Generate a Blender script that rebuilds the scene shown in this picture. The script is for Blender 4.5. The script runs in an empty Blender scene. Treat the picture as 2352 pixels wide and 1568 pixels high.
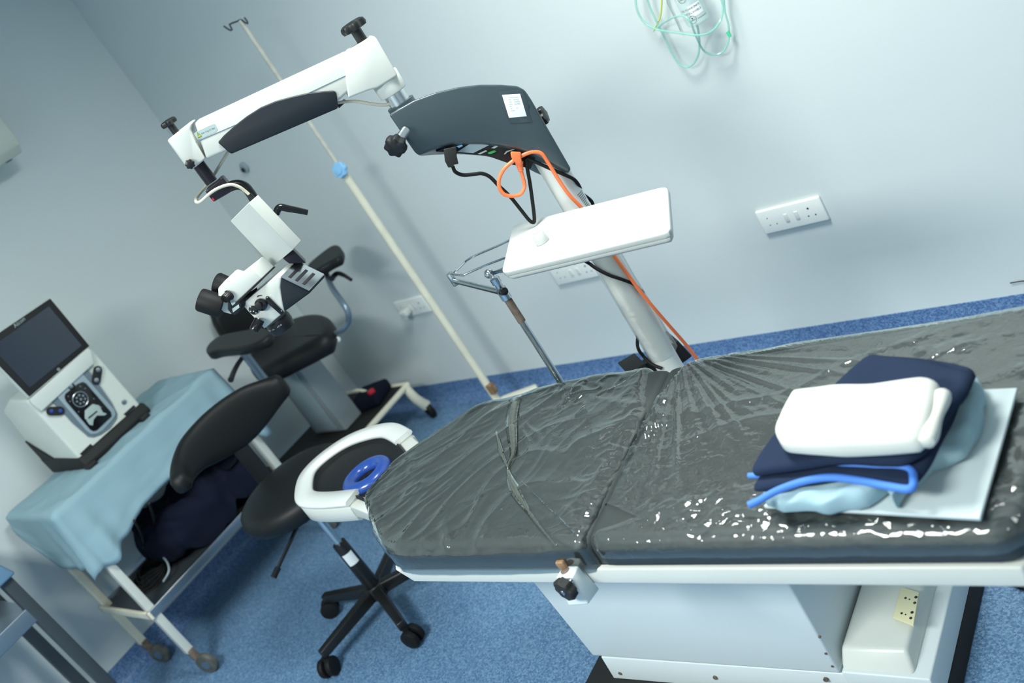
import bpy, bmesh, math, random
from mathutils import Vector as V, Matrix, noise
random.seed(4)
SC = bpy.context.scene
COL = SC.collection
PI = math.pi

# ------------------------------------------------------------------ survey: camera pose measured from the photograph
F = 2286.7
H = 1.8
RR = [[0.7008089848561778, 0.500199364794284, -0.5085935137260879],
      [-0.12887057256589804, -0.6124596984959034, -0.7799265947798194],
      [-0.7016118173686865, 0.6121223024671636, -0.364756281030097]]
M3 = Matrix(RR)
EYE = V((0, 0, H))
def ray(px, py):
    return M3.transposed() @ V(((px-1176)/F, (py-784)/F, 1.0))
def PZ(px, py, z):
    r = ray(px, py); return EYE + r*((z-H)/r.z)
def PX(px, py, x):
    r = ray(px, py); return EYE + r*(x/r.x)
def PY(px, py, y):
    r = ray(px, py); return EYE + r*(y/r.y)
def PN(px, py, p0, n):
    r = ray(px, py); return EYE + r*((p0-EYE).dot(n)/r.dot(n))

# ------------------------------------------------------------------ materials
def lin(c):
    c /= 255.0
    return c/12.92 if c <= .04045 else ((c+.055)/1.055)**2.4
def rgb(r, g, b):
    return (lin(r), lin(g), lin(b), 1)
def mat(name, col, rough=.5, metal=0., bump=0., bscale=200., var=0., vscale=8., coat=0., spec=.5, trans=0., alpha=1., sheen=0.):
    m = bpy.data.materials.new(name); m.use_nodes = True
    n = m.node_tree.nodes; l = m.node_tree.links
    b = n['Principled BSDF']
    b.inputs['Base Color'].default_value = col
    b.inputs['Roughness'].default_value = rough
    b.inputs['Metallic'].default_value = metal
    b.inputs['Coat Weight'].default_value = coat
    b.inputs['Specular IOR Level'].default_value = spec
    b.inputs['Transmission Weight'].default_value = trans
    b.inputs['Alpha'].default_value = alpha
    b.inputs['Sheen Weight'].default_value = sheen
    tc = n.new('ShaderNodeTexCoord')
    if var > 0:
        t = n.new('ShaderNodeTexNoise'); t.inputs['Scale'].default_value = vscale; t.inputs['Detail'].default_value = 4
        l.new(tc.outputs['Object'], t.inputs['Vector'])
        r = n.new('ShaderNodeValToRGB')
        r.color_ramp.elements[0].position = .35; r.color_ramp.elements[1].position = .65
        r.color_ramp.elements[0].color = tuple(c*(1-var) for c in col[:3])+(1,)
        r.color_ramp.elements[1].color = tuple(min(1, c*(1+var)) for c in col[:3])+(1,)
        l.new(t.outputs['Fac'], r.inputs['Fac']); l.new(r.outputs['Color'], b.inputs['Base Color'])
    if bump > 0:
        t2 = n.new('ShaderNodeTexNoise'); t2.inputs['Scale'].default_value = bscale; t2.inputs['Detail'].default_value = 5
        l.new(tc.outputs['Object'], t2.inputs['Vector'])
        bp = n.new('ShaderNodeBump'); bp.inputs['Strength'].default_value = bump; bp.inputs['Distance'].default_value = .004
        l.new(t2.outputs['Fac'], bp.inputs['Height']); l.new(bp.outputs['Normal'], b.inputs['Normal'])
    return m
def film_mat(name, tint, haze, scale, strength, gloss=1.0, rough=.06, hz=(.55, .6, .57, 1), dist=.0025):
    m = bpy.data.materials.new(name); m.use_nodes = True
    n = m.node_tree.nodes; l = m.node_tree.links
    for x in list(n): n.remove(x)
    out = n.new('ShaderNodeOutputMaterial')
    tr = n.new('ShaderNodeBsdfTransparent'); tr.inputs['Color'].default_value = tint
    df = n.new('ShaderNodeBsdfDiffuse'); df.inputs['Color'].default_value = hz
    gl = n.new('ShaderNodeBsdfGlossy')
    gl.inputs['Roughness'].default_value = rough; gl.inputs['Color'].default_value = (.95, 1, .98, 1)
    tc = n.new('ShaderNodeTexCoord')
    t = n.new('ShaderNodeTexNoise'); t.inputs['Scale'].default_value = scale; t.inputs['Detail'].default_value = 2; t.inputs['Distortion'].default_value = .8
    l.new(tc.outputs['Object'], t.inputs['Vector'])
    bp = n.new('ShaderNodeBump'); bp.inputs['Strength'].default_value = strength; bp.inputs['Distance'].default_value = dist
    l.new(t.outputs['Fac'], bp.inputs['Height'])
    l.new(bp.outputs['Normal'], gl.inputs['Normal'])
    m1 = n.new('ShaderNodeMixShader'); m1.inputs['Fac'].default_value = haze
    l.new(tr.outputs[0], m1.inputs[1]); l.new(df.outputs[0], m1.inputs[2])
    fr = n.new('ShaderNodeFresnel'); fr.inputs['IOR'].default_value = 1.5
    l.new(bp.outputs['Normal'], fr.inputs['Normal'])
    mu = n.new('ShaderNodeMath'); mu.operation = 'MULTIPLY'; mu.inputs[1].default_value = gloss; mu.use_clamp = True
    l.new(fr.outputs[0], mu.inputs[0])
    m2 = n.new('ShaderNodeMixShader'); l.new(mu.outputs[0], m2.inputs['Fac'])
    l.new(m1.outputs[0], m2.inputs[1]); l.new(gl.outputs[0], m2.inputs[2])
    l.new(m2.outputs[0], out.inputs['Surface'])
    return m
def vinyl_mat(name, c0, c1, c2, rough=.45):
    m = bpy.data.materials.new(name); m.use_nodes = True
    n = m.node_tree.nodes; l = m.node_tree.links; b = n['Principled BSDF']
    tc = n.new('ShaderNodeTexCoord')
    t = n.new('ShaderNodeTexVoronoi'); t.inputs['Scale'].default_value = 230
    t2 = n.new('ShaderNodeTexNoise'); t2.inputs['Scale'].default_value = 150; t2.inputs['Detail'].default_value = 5; t2.inputs['Roughness'].default_value = .7
    l.new(tc.outputs['Object'], t2.inputs['Vector'])
    vm = n.new('ShaderNodeVectorMath'); vm.operation = 'ADD'
    l.new(tc.outputs['Object'], vm.inputs[0])
    sc = n.new('ShaderNodeVectorMath'); sc.operation = 'SCALE'; sc.inputs['Scale'].default_value = .012
    l.new(t2.outputs['Color'], sc.inputs[0]); l.new(sc.outputs[0], vm.inputs[1]); l.new(vm.outputs[0], t.inputs['Vector'])
    sp = n.new('ShaderNodeSeparateColor'); l.new(t.outputs['Color'], sp.inputs[0])
    ad = n.new('ShaderNodeMath'); ad.operation = 'MULTIPLY_ADD'; ad.inputs[1].default_value = .55
    l.new(sp.outputs[0], ad.inputs[0])
    m3 = n.new('ShaderNodeMath'); m3.operation = 'MULTIPLY'; m3.inputs[1].default_value = .45
    l.new(t2.outputs['Fac'], m3.inputs[0]); l.new(m3.outputs[0], ad.inputs[2])
    r = n.new('ShaderNodeValToRGB'); e = r.color_ramp.elements
    e[0].position = .18; e[0].color = c0; e[1].position = .72; e[1].color = c2
    k = e.new(.45); k.color = c1
    l.new(ad.outputs[0], r.inputs['Fac']); l.new(r.outputs['Color'], b.inputs['Base Color'])
    b.inputs['Roughness'].default_value = rough
    return m

MT = {}
MT['wall'] = mat('wall_paint', rgb(212, 221, 221), .55, bump=.05, bscale=60, var=.012, vscale=1.5)
MT['ceiling'] = mat('ceiling_paint', rgb(215, 225, 226), .8)
MT['floor'] = vinyl_mat('floor_vinyl', rgb(64, 96, 134), rgb(87, 123, 158), rgb(118, 152, 182))
MT['cove'] = vinyl_mat('cove_vinyl', rgb(56, 88, 134), rgb(82, 115, 160), rgb(116, 148, 188))
MT['white'] = mat('white_enamel', rgb(204, 208, 201), .35, var=.015, vscale=5)
MT['white2'] = mat('white_powder_coat', rgb(208, 218, 219), .4)
MT['cream'] = mat('cream_enamel', rgb(222, 220, 200), .45, var=.05, vscale=18)
MT['cream_dirty'] = mat('cream_worn', rgb(198, 198, 184), .5, var=.1, vscale=25)
MT['gloss_white'] = mat('gloss_white_plastic', rgb(222, 226, 222), .2)
MT['navyplast'] = mat('dark_slate_plastic', rgb(22, 29, 36), .5, spec=.35)
MT['slate'] = mat('slate_grey_paint', rgb(56, 69, 75), .35, coat=.15)
MT['black'] = mat('black_plastic', rgb(20, 21, 22), .38)
MT['blackgloss'] = mat('gloss_black', rgb(20, 20, 22), .18)
MT['blackmatte'] = mat('matte_black', rgb(22, 23, 24), .7)
MT['rubber'] = mat('black_rubber', rgb(17, 18, 19), .6, spec=.25)
MT['wheel'] = mat('worn_wheel', rgb(84, 86, 82), .55, var=.25, vscale=40)
MT['shaft'] = mat('dark_bronze_metal', rgb(44, 40, 48), .3, metal=.5)
MT['leather'] = mat('black_vinyl_upholstery', rgb(20, 22, 23), .5, bump=.06, bscale=240, spec=.3)
MT['mattress'] = mat('charcoal_mattress_vinyl', rgb(46, 52, 52), .5, bump=.1, bscale=90)
MT['chrome'] = mat('chrome', rgb(205, 210, 212), .14, metal=1.)
MT['steel'] = mat('brushed_steel', rgb(176, 182, 186), .28, metal=1.)
MT['bluesteel'] = mat('blue_grey_steel', rgb(120, 138, 152), .35, metal=.6)
MT['greypanel'] = mat('grey_panel', rgb(150, 160, 164), .4, var=.04, vscale=4)
MT['darktube'] = mat('dark_grey_tube', rgb(64, 72, 77), .4, metal=.3)
MT['slot'] = mat('slot_black', rgb(28, 30, 36), .6)
MT['orange'] = mat('orange_cable', rgb(236, 120, 70), .45)
MT['cablecream'] = mat('cream_cable', rgb(206, 202, 182), .5)
MT['rust'] = mat('rusty_tape', rgb(104, 92, 82), .7, var=.3, vscale=60)
MT['rustmetal'] = mat('rusty_bracket', rgb(150, 120, 90), .6, metal=.3, var=.3, vscale=50)
MT['cloth_blue'] = mat('pale_blue_drape', rgb(144, 174, 184), .9, bump=.15, bscale=220, spec=.2)
MT['cloth_lblue'] = mat('light_blue_gown', rgb(148, 178, 188), .85, bump=.1, bscale=180)
MT['cloth_navy'] = mat('navy_cotton', rgb(33, 45, 67), .9, bump=.2, bscale=400, spec=.15)
MT['cloth_dark'] = mat('dark_navy_cloth', rgb(17, 23, 40), .9, spec=.15, bump=.2, bscale=200)
MT['cloth_white'] = mat('white_cotton', rgb(208, 211, 203), .9, bump=.12, bscale=300)
MT['piping'] = mat('bright_blue_piping', rgb(70, 126, 214), .7)
MT['paper'] = mat('paper', rgb(236, 242, 242), .7)
MT['traywhite'] = mat('tray_white', rgb(198, 202, 199), .22)
MT['board'] = mat('pale_board', rgb(188, 202, 204), .5)
MT['ink'] = mat('ink', rgb(60, 70, 72), .7)
MT['inkfaint'] = mat('faint_ink', rgb(178, 188, 186), .7)
MT['silver'] = mat('silver_label', rgb(168, 184, 182), .45)
MT['yellow'] = mat('warning_yellow', rgb(190, 205, 50), .5)
MT['red'] = mat('red_plastic', rgb(200, 30, 50), .4)
MT['green'] = mat('green_switch', rgb(60, 160, 80), .4)
MT['bluegel'] = mat('blue_gel', rgb(40, 76, 158), .25, coat=.3)
MT['aqua'] = mat('aqua_gel', rgb(96, 164, 184), .35)
MT['bluecap'] = mat('sky_blue_plastic', rgb(140, 196, 236), .4)
MT['bluetray'] = mat('blue_grey_tray', rgb(96, 130, 156), .4)
MT['screen'] = mat('dark_screen_glass', rgb(36, 46, 60), .12, coat=.4)
MT['devwhite'] = mat('machine_white', rgb(214, 220, 212), .45, var=.02)
MT['devgrey'] = mat('machine_grey', rgb(150, 168, 176), .4)
MT['devdark'] = mat('machine_slate', rgb(106, 122, 132), .4)
MT['ivory'] = mat('ivory_socket', rgb(214, 210, 172), .45)
MT['socket'] = mat('socket_white', rgb(238, 242, 238), .35)
MT['ac'] = mat('aircon_white', rgb(206, 212, 200), .45)
MT['film'] = film_mat('clear_film', (.97, .98, .975, 1), .03, 30, .6, gloss=1.55)
MT['film2'] = film_mat('crumpled_film', (.97, .98, .975, 1), .035, 45, .9, gloss=1.5)
MT['filmfold'] = film_mat('folded_film', (.97, .98, .96, 1), .09, 40, .4, gloss=1.6, hz=(.6, .64, .54, 1))
MT['bottle'] = mat('clear_bottle', (.70, .86, .84, 1), .08, trans=.0, alpha=.35)
MT['tube_aqua'] = mat('aqua_tubing', rgb(150, 214, 200), .1, alpha=.5)
MT['tube_yellow'] = mat('yellow_tubing', rgb(206, 208, 90), .2)
MT['tube_green'] = mat('green_connector', rgb(80, 210, 160), .3)
MT['glow'] = bpy.data.materials.new('lamp_diffuser')
MT['seam'] = mat('floor_weld', rgb(92, 128, 160), .5)
MT['wrap'] = film_mat('stretch_wrap', (.99, .99, .99, 1), .12, 30, .5, gloss=.6, rough=.22, hz=(.85, .88, .88, 1))

# ------------------------------------------------------------------ mesh builder
WM = {}
def T(o): return WM.get(o.name, Matrix.Identity(4))
def label(o, lab=None, cat=None, group=None, kind=None):
    if lab: o['label'] = lab
    if cat: o['category'] = cat
    if group: o['group'] = group
    if kind: o['kind'] = kind
    return o
def thing(name, lab, cat, loc, rz=0., group=None):
    o = bpy.data.objects.new(name, None); COL.objects.link(o)
    o.empty_display_size = .05
    o.location = loc; o.rotation_euler = (0, 0, rz)
    WM[o.name] = Matrix.Translation(V(loc)) @ Matrix.Rotation(rz, 4, 'Z')
    return label(o, lab, cat, group)
def axes(d):
    d = V(d).normalized()
    a = V((0, 0, 1)) if abs(d.z) < .95 else V((1, 0, 0))
    x = a.cross(d).normalized(); y = d.cross(x)
    return x, y, d
class MB:
    def __init__(s): s.b = bmesh.new()
    def _ring(s, pts): return [s.b.verts.new(p) for p in pts]
    def _loft(s, rings, cap=True, close=True):
        b = s.b; R = [s._ring(r) for r in rings]
        n = len(R[0])
        for i in range(len(R)-1):
            for j in range(n if close else n-1):
                k = (j+1) % n
                try: b.faces.new((R[i][j], R[i][k], R[i+1][k], R[i+1][j]))
                except ValueError: pass
        if cap:
            for q in ((R[-1],) if cap == 'end' else (list(reversed(R[0])), R[-1])):
                try: b.faces.new(q)
                except ValueError: pass
        return R
    def loft(s, rings, cap=True, close=True): s._loft(rings, cap, close); return s
    def box(s, c, size, m=None, bev=0.):
        r = bmesh.ops.create_cube(s.b, size=1.)
        vs = r['verts']
        mt = Matrix.Translation(V(c)) @ ((m.to_4x4()) if m else Matrix.Identity(4)) @ Matrix.Diagonal(V((*size, 1)))
        bmesh.ops.transform(s.b, matrix=mt, verts=vs)
        if bev > 0:
            es = list({e for v in vs for e in v.link_edges})
            bmesh.ops.bevel(s.b, geom=es, offset=bev, segments=3, affect='EDGES', profile=.5)
        return s
    def hexa(s, bot, top, bev=0.):
        b = s.b
        B = s._ring(bot); Tt = s._ring(top); n = len(bot)
        fs = [b.faces.new(list(reversed(B))), b.faces.new(Tt)]
        for i in range(n):
            k = (i+1) % n; fs.append(b.faces.new((B[i], B[k], Tt[k], Tt[i])))
        bmesh.ops.recalc_face_normals(b, faces=fs)
        if bev > 0:
            es = list({e for v in B+Tt for e in v.link_edges})
            bmesh.ops.bevel(b, geom=es, offset=bev, segments=3, affect='EDGES', profile=.5, clamp_overlap=True)
        return s
    def prism(s, pts, vec, bev=0.):
        pts = [V(p) for p in pts]; v = V(vec)
        return s.hexa(pts, [p+v for p in pts], bev)
    def cyl(s, p0, p1, r0, r1=None, n=24, bev=0.):
        p0 = V(p0); p1 = V(p1); r1 = r0 if r1 is None else r1
        x, y, d = axes(p1-p0)
        prof = [(0, r0), (1, r1)]
        L = (p1-p0).length
        rings = []
        if bev > 0:
            rings.append((0, r0-bev)); rings.append((bev*.3, r0-bev*.3)); rings.append((bev, r0))
            rings.append((L-bev, r1)); rings.append((L-bev*.3, r1-bev*.3)); rings.append((L, r1-bev))
        else: rings = [(0, r0), (L, r1)]
        s._loft([[p0+d*t+(x*math.cos(2*PI*i/n)+y*math.sin(2*PI*i/n))*r for i in range(n)] for t, r in rings])
        return s
    def lathe(s, p0, d, prof, n=32, lob=None):
        x, y, d = axes(d); p0 = V(p0)
        rings = []
        for t, r in prof:
            rings.append([p0+d*t+(x*math.cos(2*PI*i/n)+y*math.sin(2*PI*i/n))*(r*(lob(2*PI*i/n) if lob else 1)) for i in range(n)])
        s._loft(rings); return s
    def tube(s, pts, r, n=10, sub=6, cyc=False, cap=True):
        P = smooth(pts, sub, cyc)
        rr = r if callable(r) else (lambda t: r)
        rings = []; N = len(P)
        x = None
        for i, p in enumerate(P):
            if cyc: d = P[(i+1) % N]-P[i-1]
            else: d = P[min(i+1, N-1)]-P[max(i-1, 0)]
            if d.length < 1e-9: d = V((0, 0, 1))
            d.normalize()
            if x is None: x, y, _ = axes(d)
            else:
                x = (x-d*x.dot(d)).normalized()
            y = d.cross(x)
            q = rr(i/max(1, N-1))
            rings.append([p+(x*math.cos(2*PI*k/n)+y*math.sin(2*PI*k/n))*q for k in range(n)])
        if cyc: rings.append(rings[0]); s._loft(rings, cap=False)
        else: s._loft(rings, cap=cap)
        return s
    def sphere(s, c, r, sc=(1, 1, 1), n=20):
        q = bmesh.ops.create_uvsphere(s.b, u_segments=n, v_segments=n//2+2, radius=r)
        bmesh.ops.transform(s.b, matrix=Matrix.Translation(V(c)) @ Matrix.Diagonal(V((*sc, 1))), verts=q['verts'])
        return s
    def slab(s, outline, z0, z1, r, n=96, inner=10, disp=None, arc=5, rbot=None, under=True):
        P = resample([V((p[0], p[1], 0)) for p in outline], n)
        c = sum(P, V())/len(P)
        nor = []
        for i in range(n):
            d = P[(i+1) % n]-P[i-1]; q = V((d.y, -d.x, 0)).normalized()
            if q.dot(P[i]-c) < 0: q = -q
            nor.append(q)
        rb = r*.4 if rbot is None else rbot
        rings = []
        if under: rings.append([P[i]-nor[i]*rb+V((0, 0, z0)) for i in range(n)])
        rings.append([P[i]+V((0, 0, z0+(rb if under else 0))) for i in range(n)])
        hh = z1-r-(z0+rb)
        st = max(1, int(hh/.015)) if disp else 1
        for k in range(1, st): rings.append([P[i]+V((0, 0, z0+rb+hh*k/st)) for i in range(n)])
        for k in range(arc+1):
            a = PI/2*k/arc
            rings.append([P[i]-nor[i]*r*(1-math.cos(a))+V((0, 0, z1-r+r*math.sin(a))) for i in range(n)])
        last = rings[-1]
        cz = c+V((0, 0, z1))
        for k in range(1, inner+1):
            f = 1-k/(inner+.35)
            rings.append([cz+(q-cz)*f for q in last])
        if disp: rings = [[q+disp(q) for q in R] for R in rings]
        s._loft(rings, cap=True if under else 'end'); return s
    def text(s, txt, org, xdir, ydir, size, ext=.0004, align='LEFT'):
        cu = bpy.data.curves.new('t', 'FONT'); cu.body = txt; cu.size = size; cu.extrude = 0; cu.align_x = align
        cu.resolution_u = 3
        o = bpy.data.objects.new('t', cu); COL.objects.link(o)
        dg = bpy.context.evaluated_depsgraph_get()
        me = bpy.data.meshes.new_from_object(o.evaluated_get(dg))
        x = V(xdir).normalized(); y = V(ydir); y = (y-x*y.dot(x)).normalized(); z = x.cross(y)
        mt = Matrix(((x.x, y.x, z.x, org[0]), (x.y, y.y, z.y, org[1]), (x.z, y.z, z.z, org[2]), (0, 0, 0, 1)))
        me.transform(mt); s.b.from_mesh(me)
        bpy.data.objects.remove(o); bpy.data.curves.remove(cu); bpy.data.meshes.remove(me)
        return s
    def build(s, name, m, parent=None, smooth_=True, lab=None, cat=None, group=None, kind=None, ang=35, bevmod=0.):
        bmesh.ops.remove_doubles(s.b, verts=s.b.verts, dist=1e-6)
        bmesh.ops.recalc_face_normals(s.b, faces=s.b.faces)
        if m in ('film', 'film2', 'wrap'):
            cc = sum((v.co for v in s.b.verts), V())/len(s.b.verts)
            if sum(f.normal.dot(f.calc_center_median()-cc)*f.calc_area() for f in s.b.faces) < 0:
                bmesh.ops.reverse_faces(s.b, faces=s.b.faces)
        me = bpy.data.meshes.new(name); s.b.to_mesh(me); s.b.free()
        o = bpy.data.objects.new(name, me); COL.objects.link(o)
        me.materials.append(MT[m])
        if parent is not None:
            w = T(parent); me.transform(w.inverted()); o.parent = parent; WM[o.name] = w
        else:
            co = [v.co for v in me.vertices]
            c = V(((min(v.x for v in co)+max(v.x for v in co))/2, (min(v.y for v in co)+max(v.y for v in co))/2, min(v.z for v in co)))
            me.transform(Matrix.Translation(-c)); o.location = c; WM[o.name] = Matrix.Translation(c)
        if smooth_:
            me.polygons.foreach_set('use_smooth', [True]*len(me.polygons))
            try: me.set_sharp_from_angle(angle=math.radians(ang))
            except Exception: pass
        return label(o, lab, cat, group, kind)
def smooth(pts, sub=6, cyc=False):
    P = [V(p) for p in pts]; n = len(P)
    if sub <= 1 or n < 3: return P
    out = []
    for i in range(n if cyc else n-1):
        if cyc: a, b, c, d = P[i-1], P[i], P[(i+1) % n], P[(i+2) % n]
        else: a, b, c, d = P[max(i-1, 0)], P[i], P[i+1], P[min(i+2, n-1)]
        for k in range(sub):
            t = k/sub
            out.append(.5*((2*b)+(c-a)*t+(2*a-5*b+4*c-d)*t*t+(3*b-a-3*c+d)*t*t*t))
    if not cyc: out.append(P[-1])
    return out
def resample(P, n):
    m = len(P); L = [0]
    for i in range(m): L.append(L[-1]+(P[(i+1) % m]-P[i]).length)
    out = []; j = 0
    for k in range(n):
        t = L[-1]*k/n
        while L[j+1] < t: j += 1
        f = (t-L[j])/max(1e-9, L[j+1]-L[j])
        out.append(P[j].lerp(P[(j+1) % m], f))
    return out
def roundpoly(pts, rc, seg=5):
    out = []; n = len(pts)
    P = [V((p[0], p[1], 0)) for p in pts]
    for i in range(n):
        a, b, c = P[i-1], P[i], P[(i+1) % n]
        u = (a-b); w = (c-b)
        k = rc[i] if isinstance(rc, (list, tuple)) else rc
        k = min(k, u.length*.45, w.length*.45)
        p = b+u.normalized()*k; q = b+w.normalized()*k
        for t in range(seg+1):
            t /= seg
            out.append((1-t)*(1-t)*p+2*t*(1-t)*b+t*t*q)
    return out
def nz(p, s, seed=0): return noise.noise(V((p[0]*s+seed, p[1]*s-seed*.7, p[2]*s+seed*1.3)))
def lobes(k, a): return lambda t: 1+a*math.cos(k*t)

# ------------------------------------------------------------------ the room
YB = 2.596; XL = -4.19; XR = 2.6; YF = -2.6; ZC = 2.85
MB().box(((XL+XR)/2, (YF+YB)/2, -.03), (XR-XL+.2, YB-YF+.2, .06)).build('floor', 'floor', kind='structure')
MB().box(((XL+XR)/2, (YF+YB)/2, ZC+.03), (XR-XL+.2, YB-YF+.2, .06)).build('ceiling', 'ceiling', kind='structure')
MB().box(((XL+XR)/2, YB+.05, ZC/2), (XR-XL+.2, .1, ZC)).build('wall_back', 'wall', kind='structure')
MB().box((XL-.05, (YF+YB)/2, ZC/2), (.1, YB-YF, ZC)).build('wall_left', 'wall', kind='structure')
MB().box((XR+.05, (YF+YB)/2, ZC/2), (.1, YB-YF, ZC)).build('wall_right', 'wall', kind='structure')
MB().box(((XL+XR)/2, YF-.05, ZC/2), (XR-XL+.2, .1, ZC)).build('wall_front', 'wall', kind='structure')
def cove(p0, p1, nrm):
    p0 = V(p0); p1 = V(p1); nrm = V(nrm)
    prof = [(0, .1), (.004, .1), (.004, .055), (.008, .035), (.018, .018), (.034, .007), (.055, .001), (.055, 0), (0, 0)]
    b = MB(); b.loft([[p+nrm*a+V((0, 0, z)) for a, z in prof] for p in (p0, p1)]); return b
cove((XL, YB, 0), (XR, YB, 0), (0, -1, 0)).build('baseboard_back', 'cove', kind='structure')
cove((XL, YF, 0), (XL, YB, 0), (1, 0, 0)).build('baseboard_left', 'cove', kind='structure')
cove((XR, YF, 0), (XR, YB, 0), (-1, 0, 0)).build('baseboard_right', 'cove', kind='structure')
cove((XL, YF, 0), (XR, YF, 0), (0, 1, 0)).build('baseboard_front', 'cove', kind='structure')
# welded seam in the sheet vinyl
a = PZ(1180, 1400, .0); b = PZ(1045, 1568, .0); d = (b-a).normalized()
q = V((-d.y, d.x, 0))*.0025
MB().prism([a-d*.35-q, a-d*.35+q, b+d*1.2+q, b+d*1.2-q], (0, 0, .0012)).build('trim_1', 'seam', kind='structure')

# ------------------------------------------------------------------ wall plates, cap and oxygen set on the back wall
def plate(name, lab, c, w, h, full=True):
    t = thing(name, lab, 'socket', (c.x, YB, c.z), 0, 'switched socket plates on the back wall')
    pl_ = MB().box((c.x, YB-.006, c.z), (w, .012, h), bev=.005).build('plate', 'socket', t)
    for sx, big in ((-.30, 0), (.30, 1)):
        k = .0026 if big else .002
        for dx, dz, e in ((-.012, -.013, 1), (.012, -.013, 1), (-.004 if big else -.012, .013, 1.35 if big else 1)):
            MB().cyl((c.x+sx*w+dx, YB-.0124, c.z+dz), (c.x+sx*w+dx, YB-.009, c.z+dz), k*e, n=14).build('socket_hole', 'slot', pl_)
    for sx in (-.07, .09):
        MB().box((c.x+sx*w, YB-.0125, c.z), (.013, .006, .028), bev=.002).build('switch', 'gloss_white', t)
    return t
c = (PY(1734, 483, YB)+PY(1909, 502, YB))/2
plate('wall_socket', 'white socket plate with two switches on the bare wall right of the tray', c, .223, .087)
c2 = PY(1322, 620, YB)
plate('wall_socket', 'white socket plate low on the wall, half hidden behind the white tray', c2, .223, .087)
c3 = PY(950, 702, YB)
t = plate('wall_socket', 'white socket plate crossed by the cream drip stand pole', c3, .2, .087)
# plug hanging in that plate
p = PY(932, 716, YB-.03)
t = thing('plug', 'white plug pushed into the socket plate behind the drip stand', 'plug', (p.x, YB-.02, p.z))
MB().box((p.x, YB-.034, p.z), (.045, .04, .032), bev=.008).build('plug_body', 'gloss_white', t)
q = PY(925, 725, YB-.05)
MB().prism([q+V((-.025, 0, .006)), q+V((.022, 0, .014)), q+V((.012, 0, -.026)), q+V((-.018, 0, -.02))], (0, .012, 0), bev=.004).build('plug_flap', 'gloss_white', t)
p = PY(563, 384, YB)
t = thing('pipe_outlet', 'small round grey outlet on the bare wall under the microscope arm', 'outlet', p)
MB().cyl((p.x, YB-.012, p.z), (p.x, YB, p.z), .026, n=24, bev=.004).build('outlet_body', 'devgrey', t)
MB().cyl((p.x-.006, YB-.016, p.z-.006), (p.x-.006, YB-.011, p.z-.006), .012, n=16).build('outlet_hole', 'slot', t)
# scuffs at the foot of the wall
for (x0, y0, x1, y1) in ((1332, 815, 1372, 808), (2322, 649, 2352, 644)):
    a = PY(x0, y0, YB-.0005); b = PY(x1, y1, YB-.0005)

# oxygen humidifier
ax0 = PY(1566, 0, 2.52); ax1 = PY(1600, 57, 2.52); xc = (PY(1588, 30, 2.52)).x; zb = PY(1597, 60, 2.52).z
t = thing('humidifier_bottle', 'clear graduated oxygen humidifier bottle hung on the wall amid aqua tubes', 'bottle', (xc, 2.535, zb))
yb = 2.535; R = .034
bb_ = MB().lathe((xc, yb, zb), (0, 0, 1), [(0, R*.7), (.004, R*.9), (.012, R), (.17, R), (.18, R*.9), (.19, R*.6)], n=40).build('bottle_body', 'bottle', t)
MB().cyl((xc, yb, zb+.19), (xc, yb, zb+.24), .026, n=28, bev=.004).build('bottle_cap', 'gloss_white', t)
MB().box((xc, YB-.012, zb+.225), (.03, .05, .02)).build('wall_bracket', 'steel', t)
camdir = V((EYE.x-xc, EYE.y-yb, 0)).normalized(); a0 = math.atan2(camdir.y, camdir.x)
def curved_text(m, txt, z, size, ang0, rad):
    k = 0.
    for ch in txt:
        w = size*.62/rad
        if ch != ' ':
            a = ang0+k+w/2
            o = V((xc+math.cos(a-w/2)*rad, yb+math.sin(a-w/2)*rad, z))
            m.text(ch, o, (-math.sin(a), math.cos(a), 0), (0, 0, 1), size)
        k += w
lm = MB()
n = 12
lm.loft([[V((xc+math.cos(a0-.35+1.15*i/n)*(R+.0004), yb+math.sin(a0-.35+1.15*i/n)*(R+.0004), zz)) for i in range(n+1)] for zz in (zb+.03, zb+.062)], cap=False, close=False)
plb = lm.build('paper_label', 'paper', bb_)
lt = MB()
curved_text(lt, 'POLYCARBONATE', zb+.052, .0078, a0-1.05, R+.0009)
lt.build('label_text', 'ink', plb); lt = MB()
curved_text(lt, 'AUTOCLAVABLE', zb+.040, .0078, a0-.95, R+.0009)
lt.build('label_text', 'ink', plb); lt = MB()
curved_text(lt, 'MAXIMUM', zb+.125, .011, a0-.75, R+.0009)
lt.build('level_text', 'ink', bb_)
for zc_, aa in ((zb+.088, a0-.42), (zb+.024, a0-.35)):
    lt2 = MB(); cpt = V((xc+math.cos(aa)*(R+.0012), yb+math.sin(aa)*(R+.0012), zc_))
    ux = V((-math.sin(aa), math.cos(aa), 0)); uz = V((0, 0, 1))
    lt2.tube([cpt+(ux*math.cos(k*PI/8)+uz*math.sin(k*PI/8))*.011 for k in range(16)], .0006, n=5, sub=1, cyc=True)
    lt2.tube([cpt+ux*(-.008+.002*q_)+uz*(-.002+(.0012 if q_ % 2 else -.0012)) for q_ in range(9)], .0006, n=5, sub=3)
    lt2.tube([cpt+uz*.0005, cpt+uz*.005], lambda t_: .0004+.002*t_, n=5, sub=1)
    lt2.build('level_symbol', 'ink', bb_)
for zz in (zb+.02, zb+.083):
    MB().tube([V((xc+math.cos(a0+.05+.9*i/8)*(R+.0006), yb+math.sin(a0+.05+.9*i/8)*(R+.0006), zz)) for i in range(9)], .0006, n=5, sub=1).build('level_line', 'ink', bb_)

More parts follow.
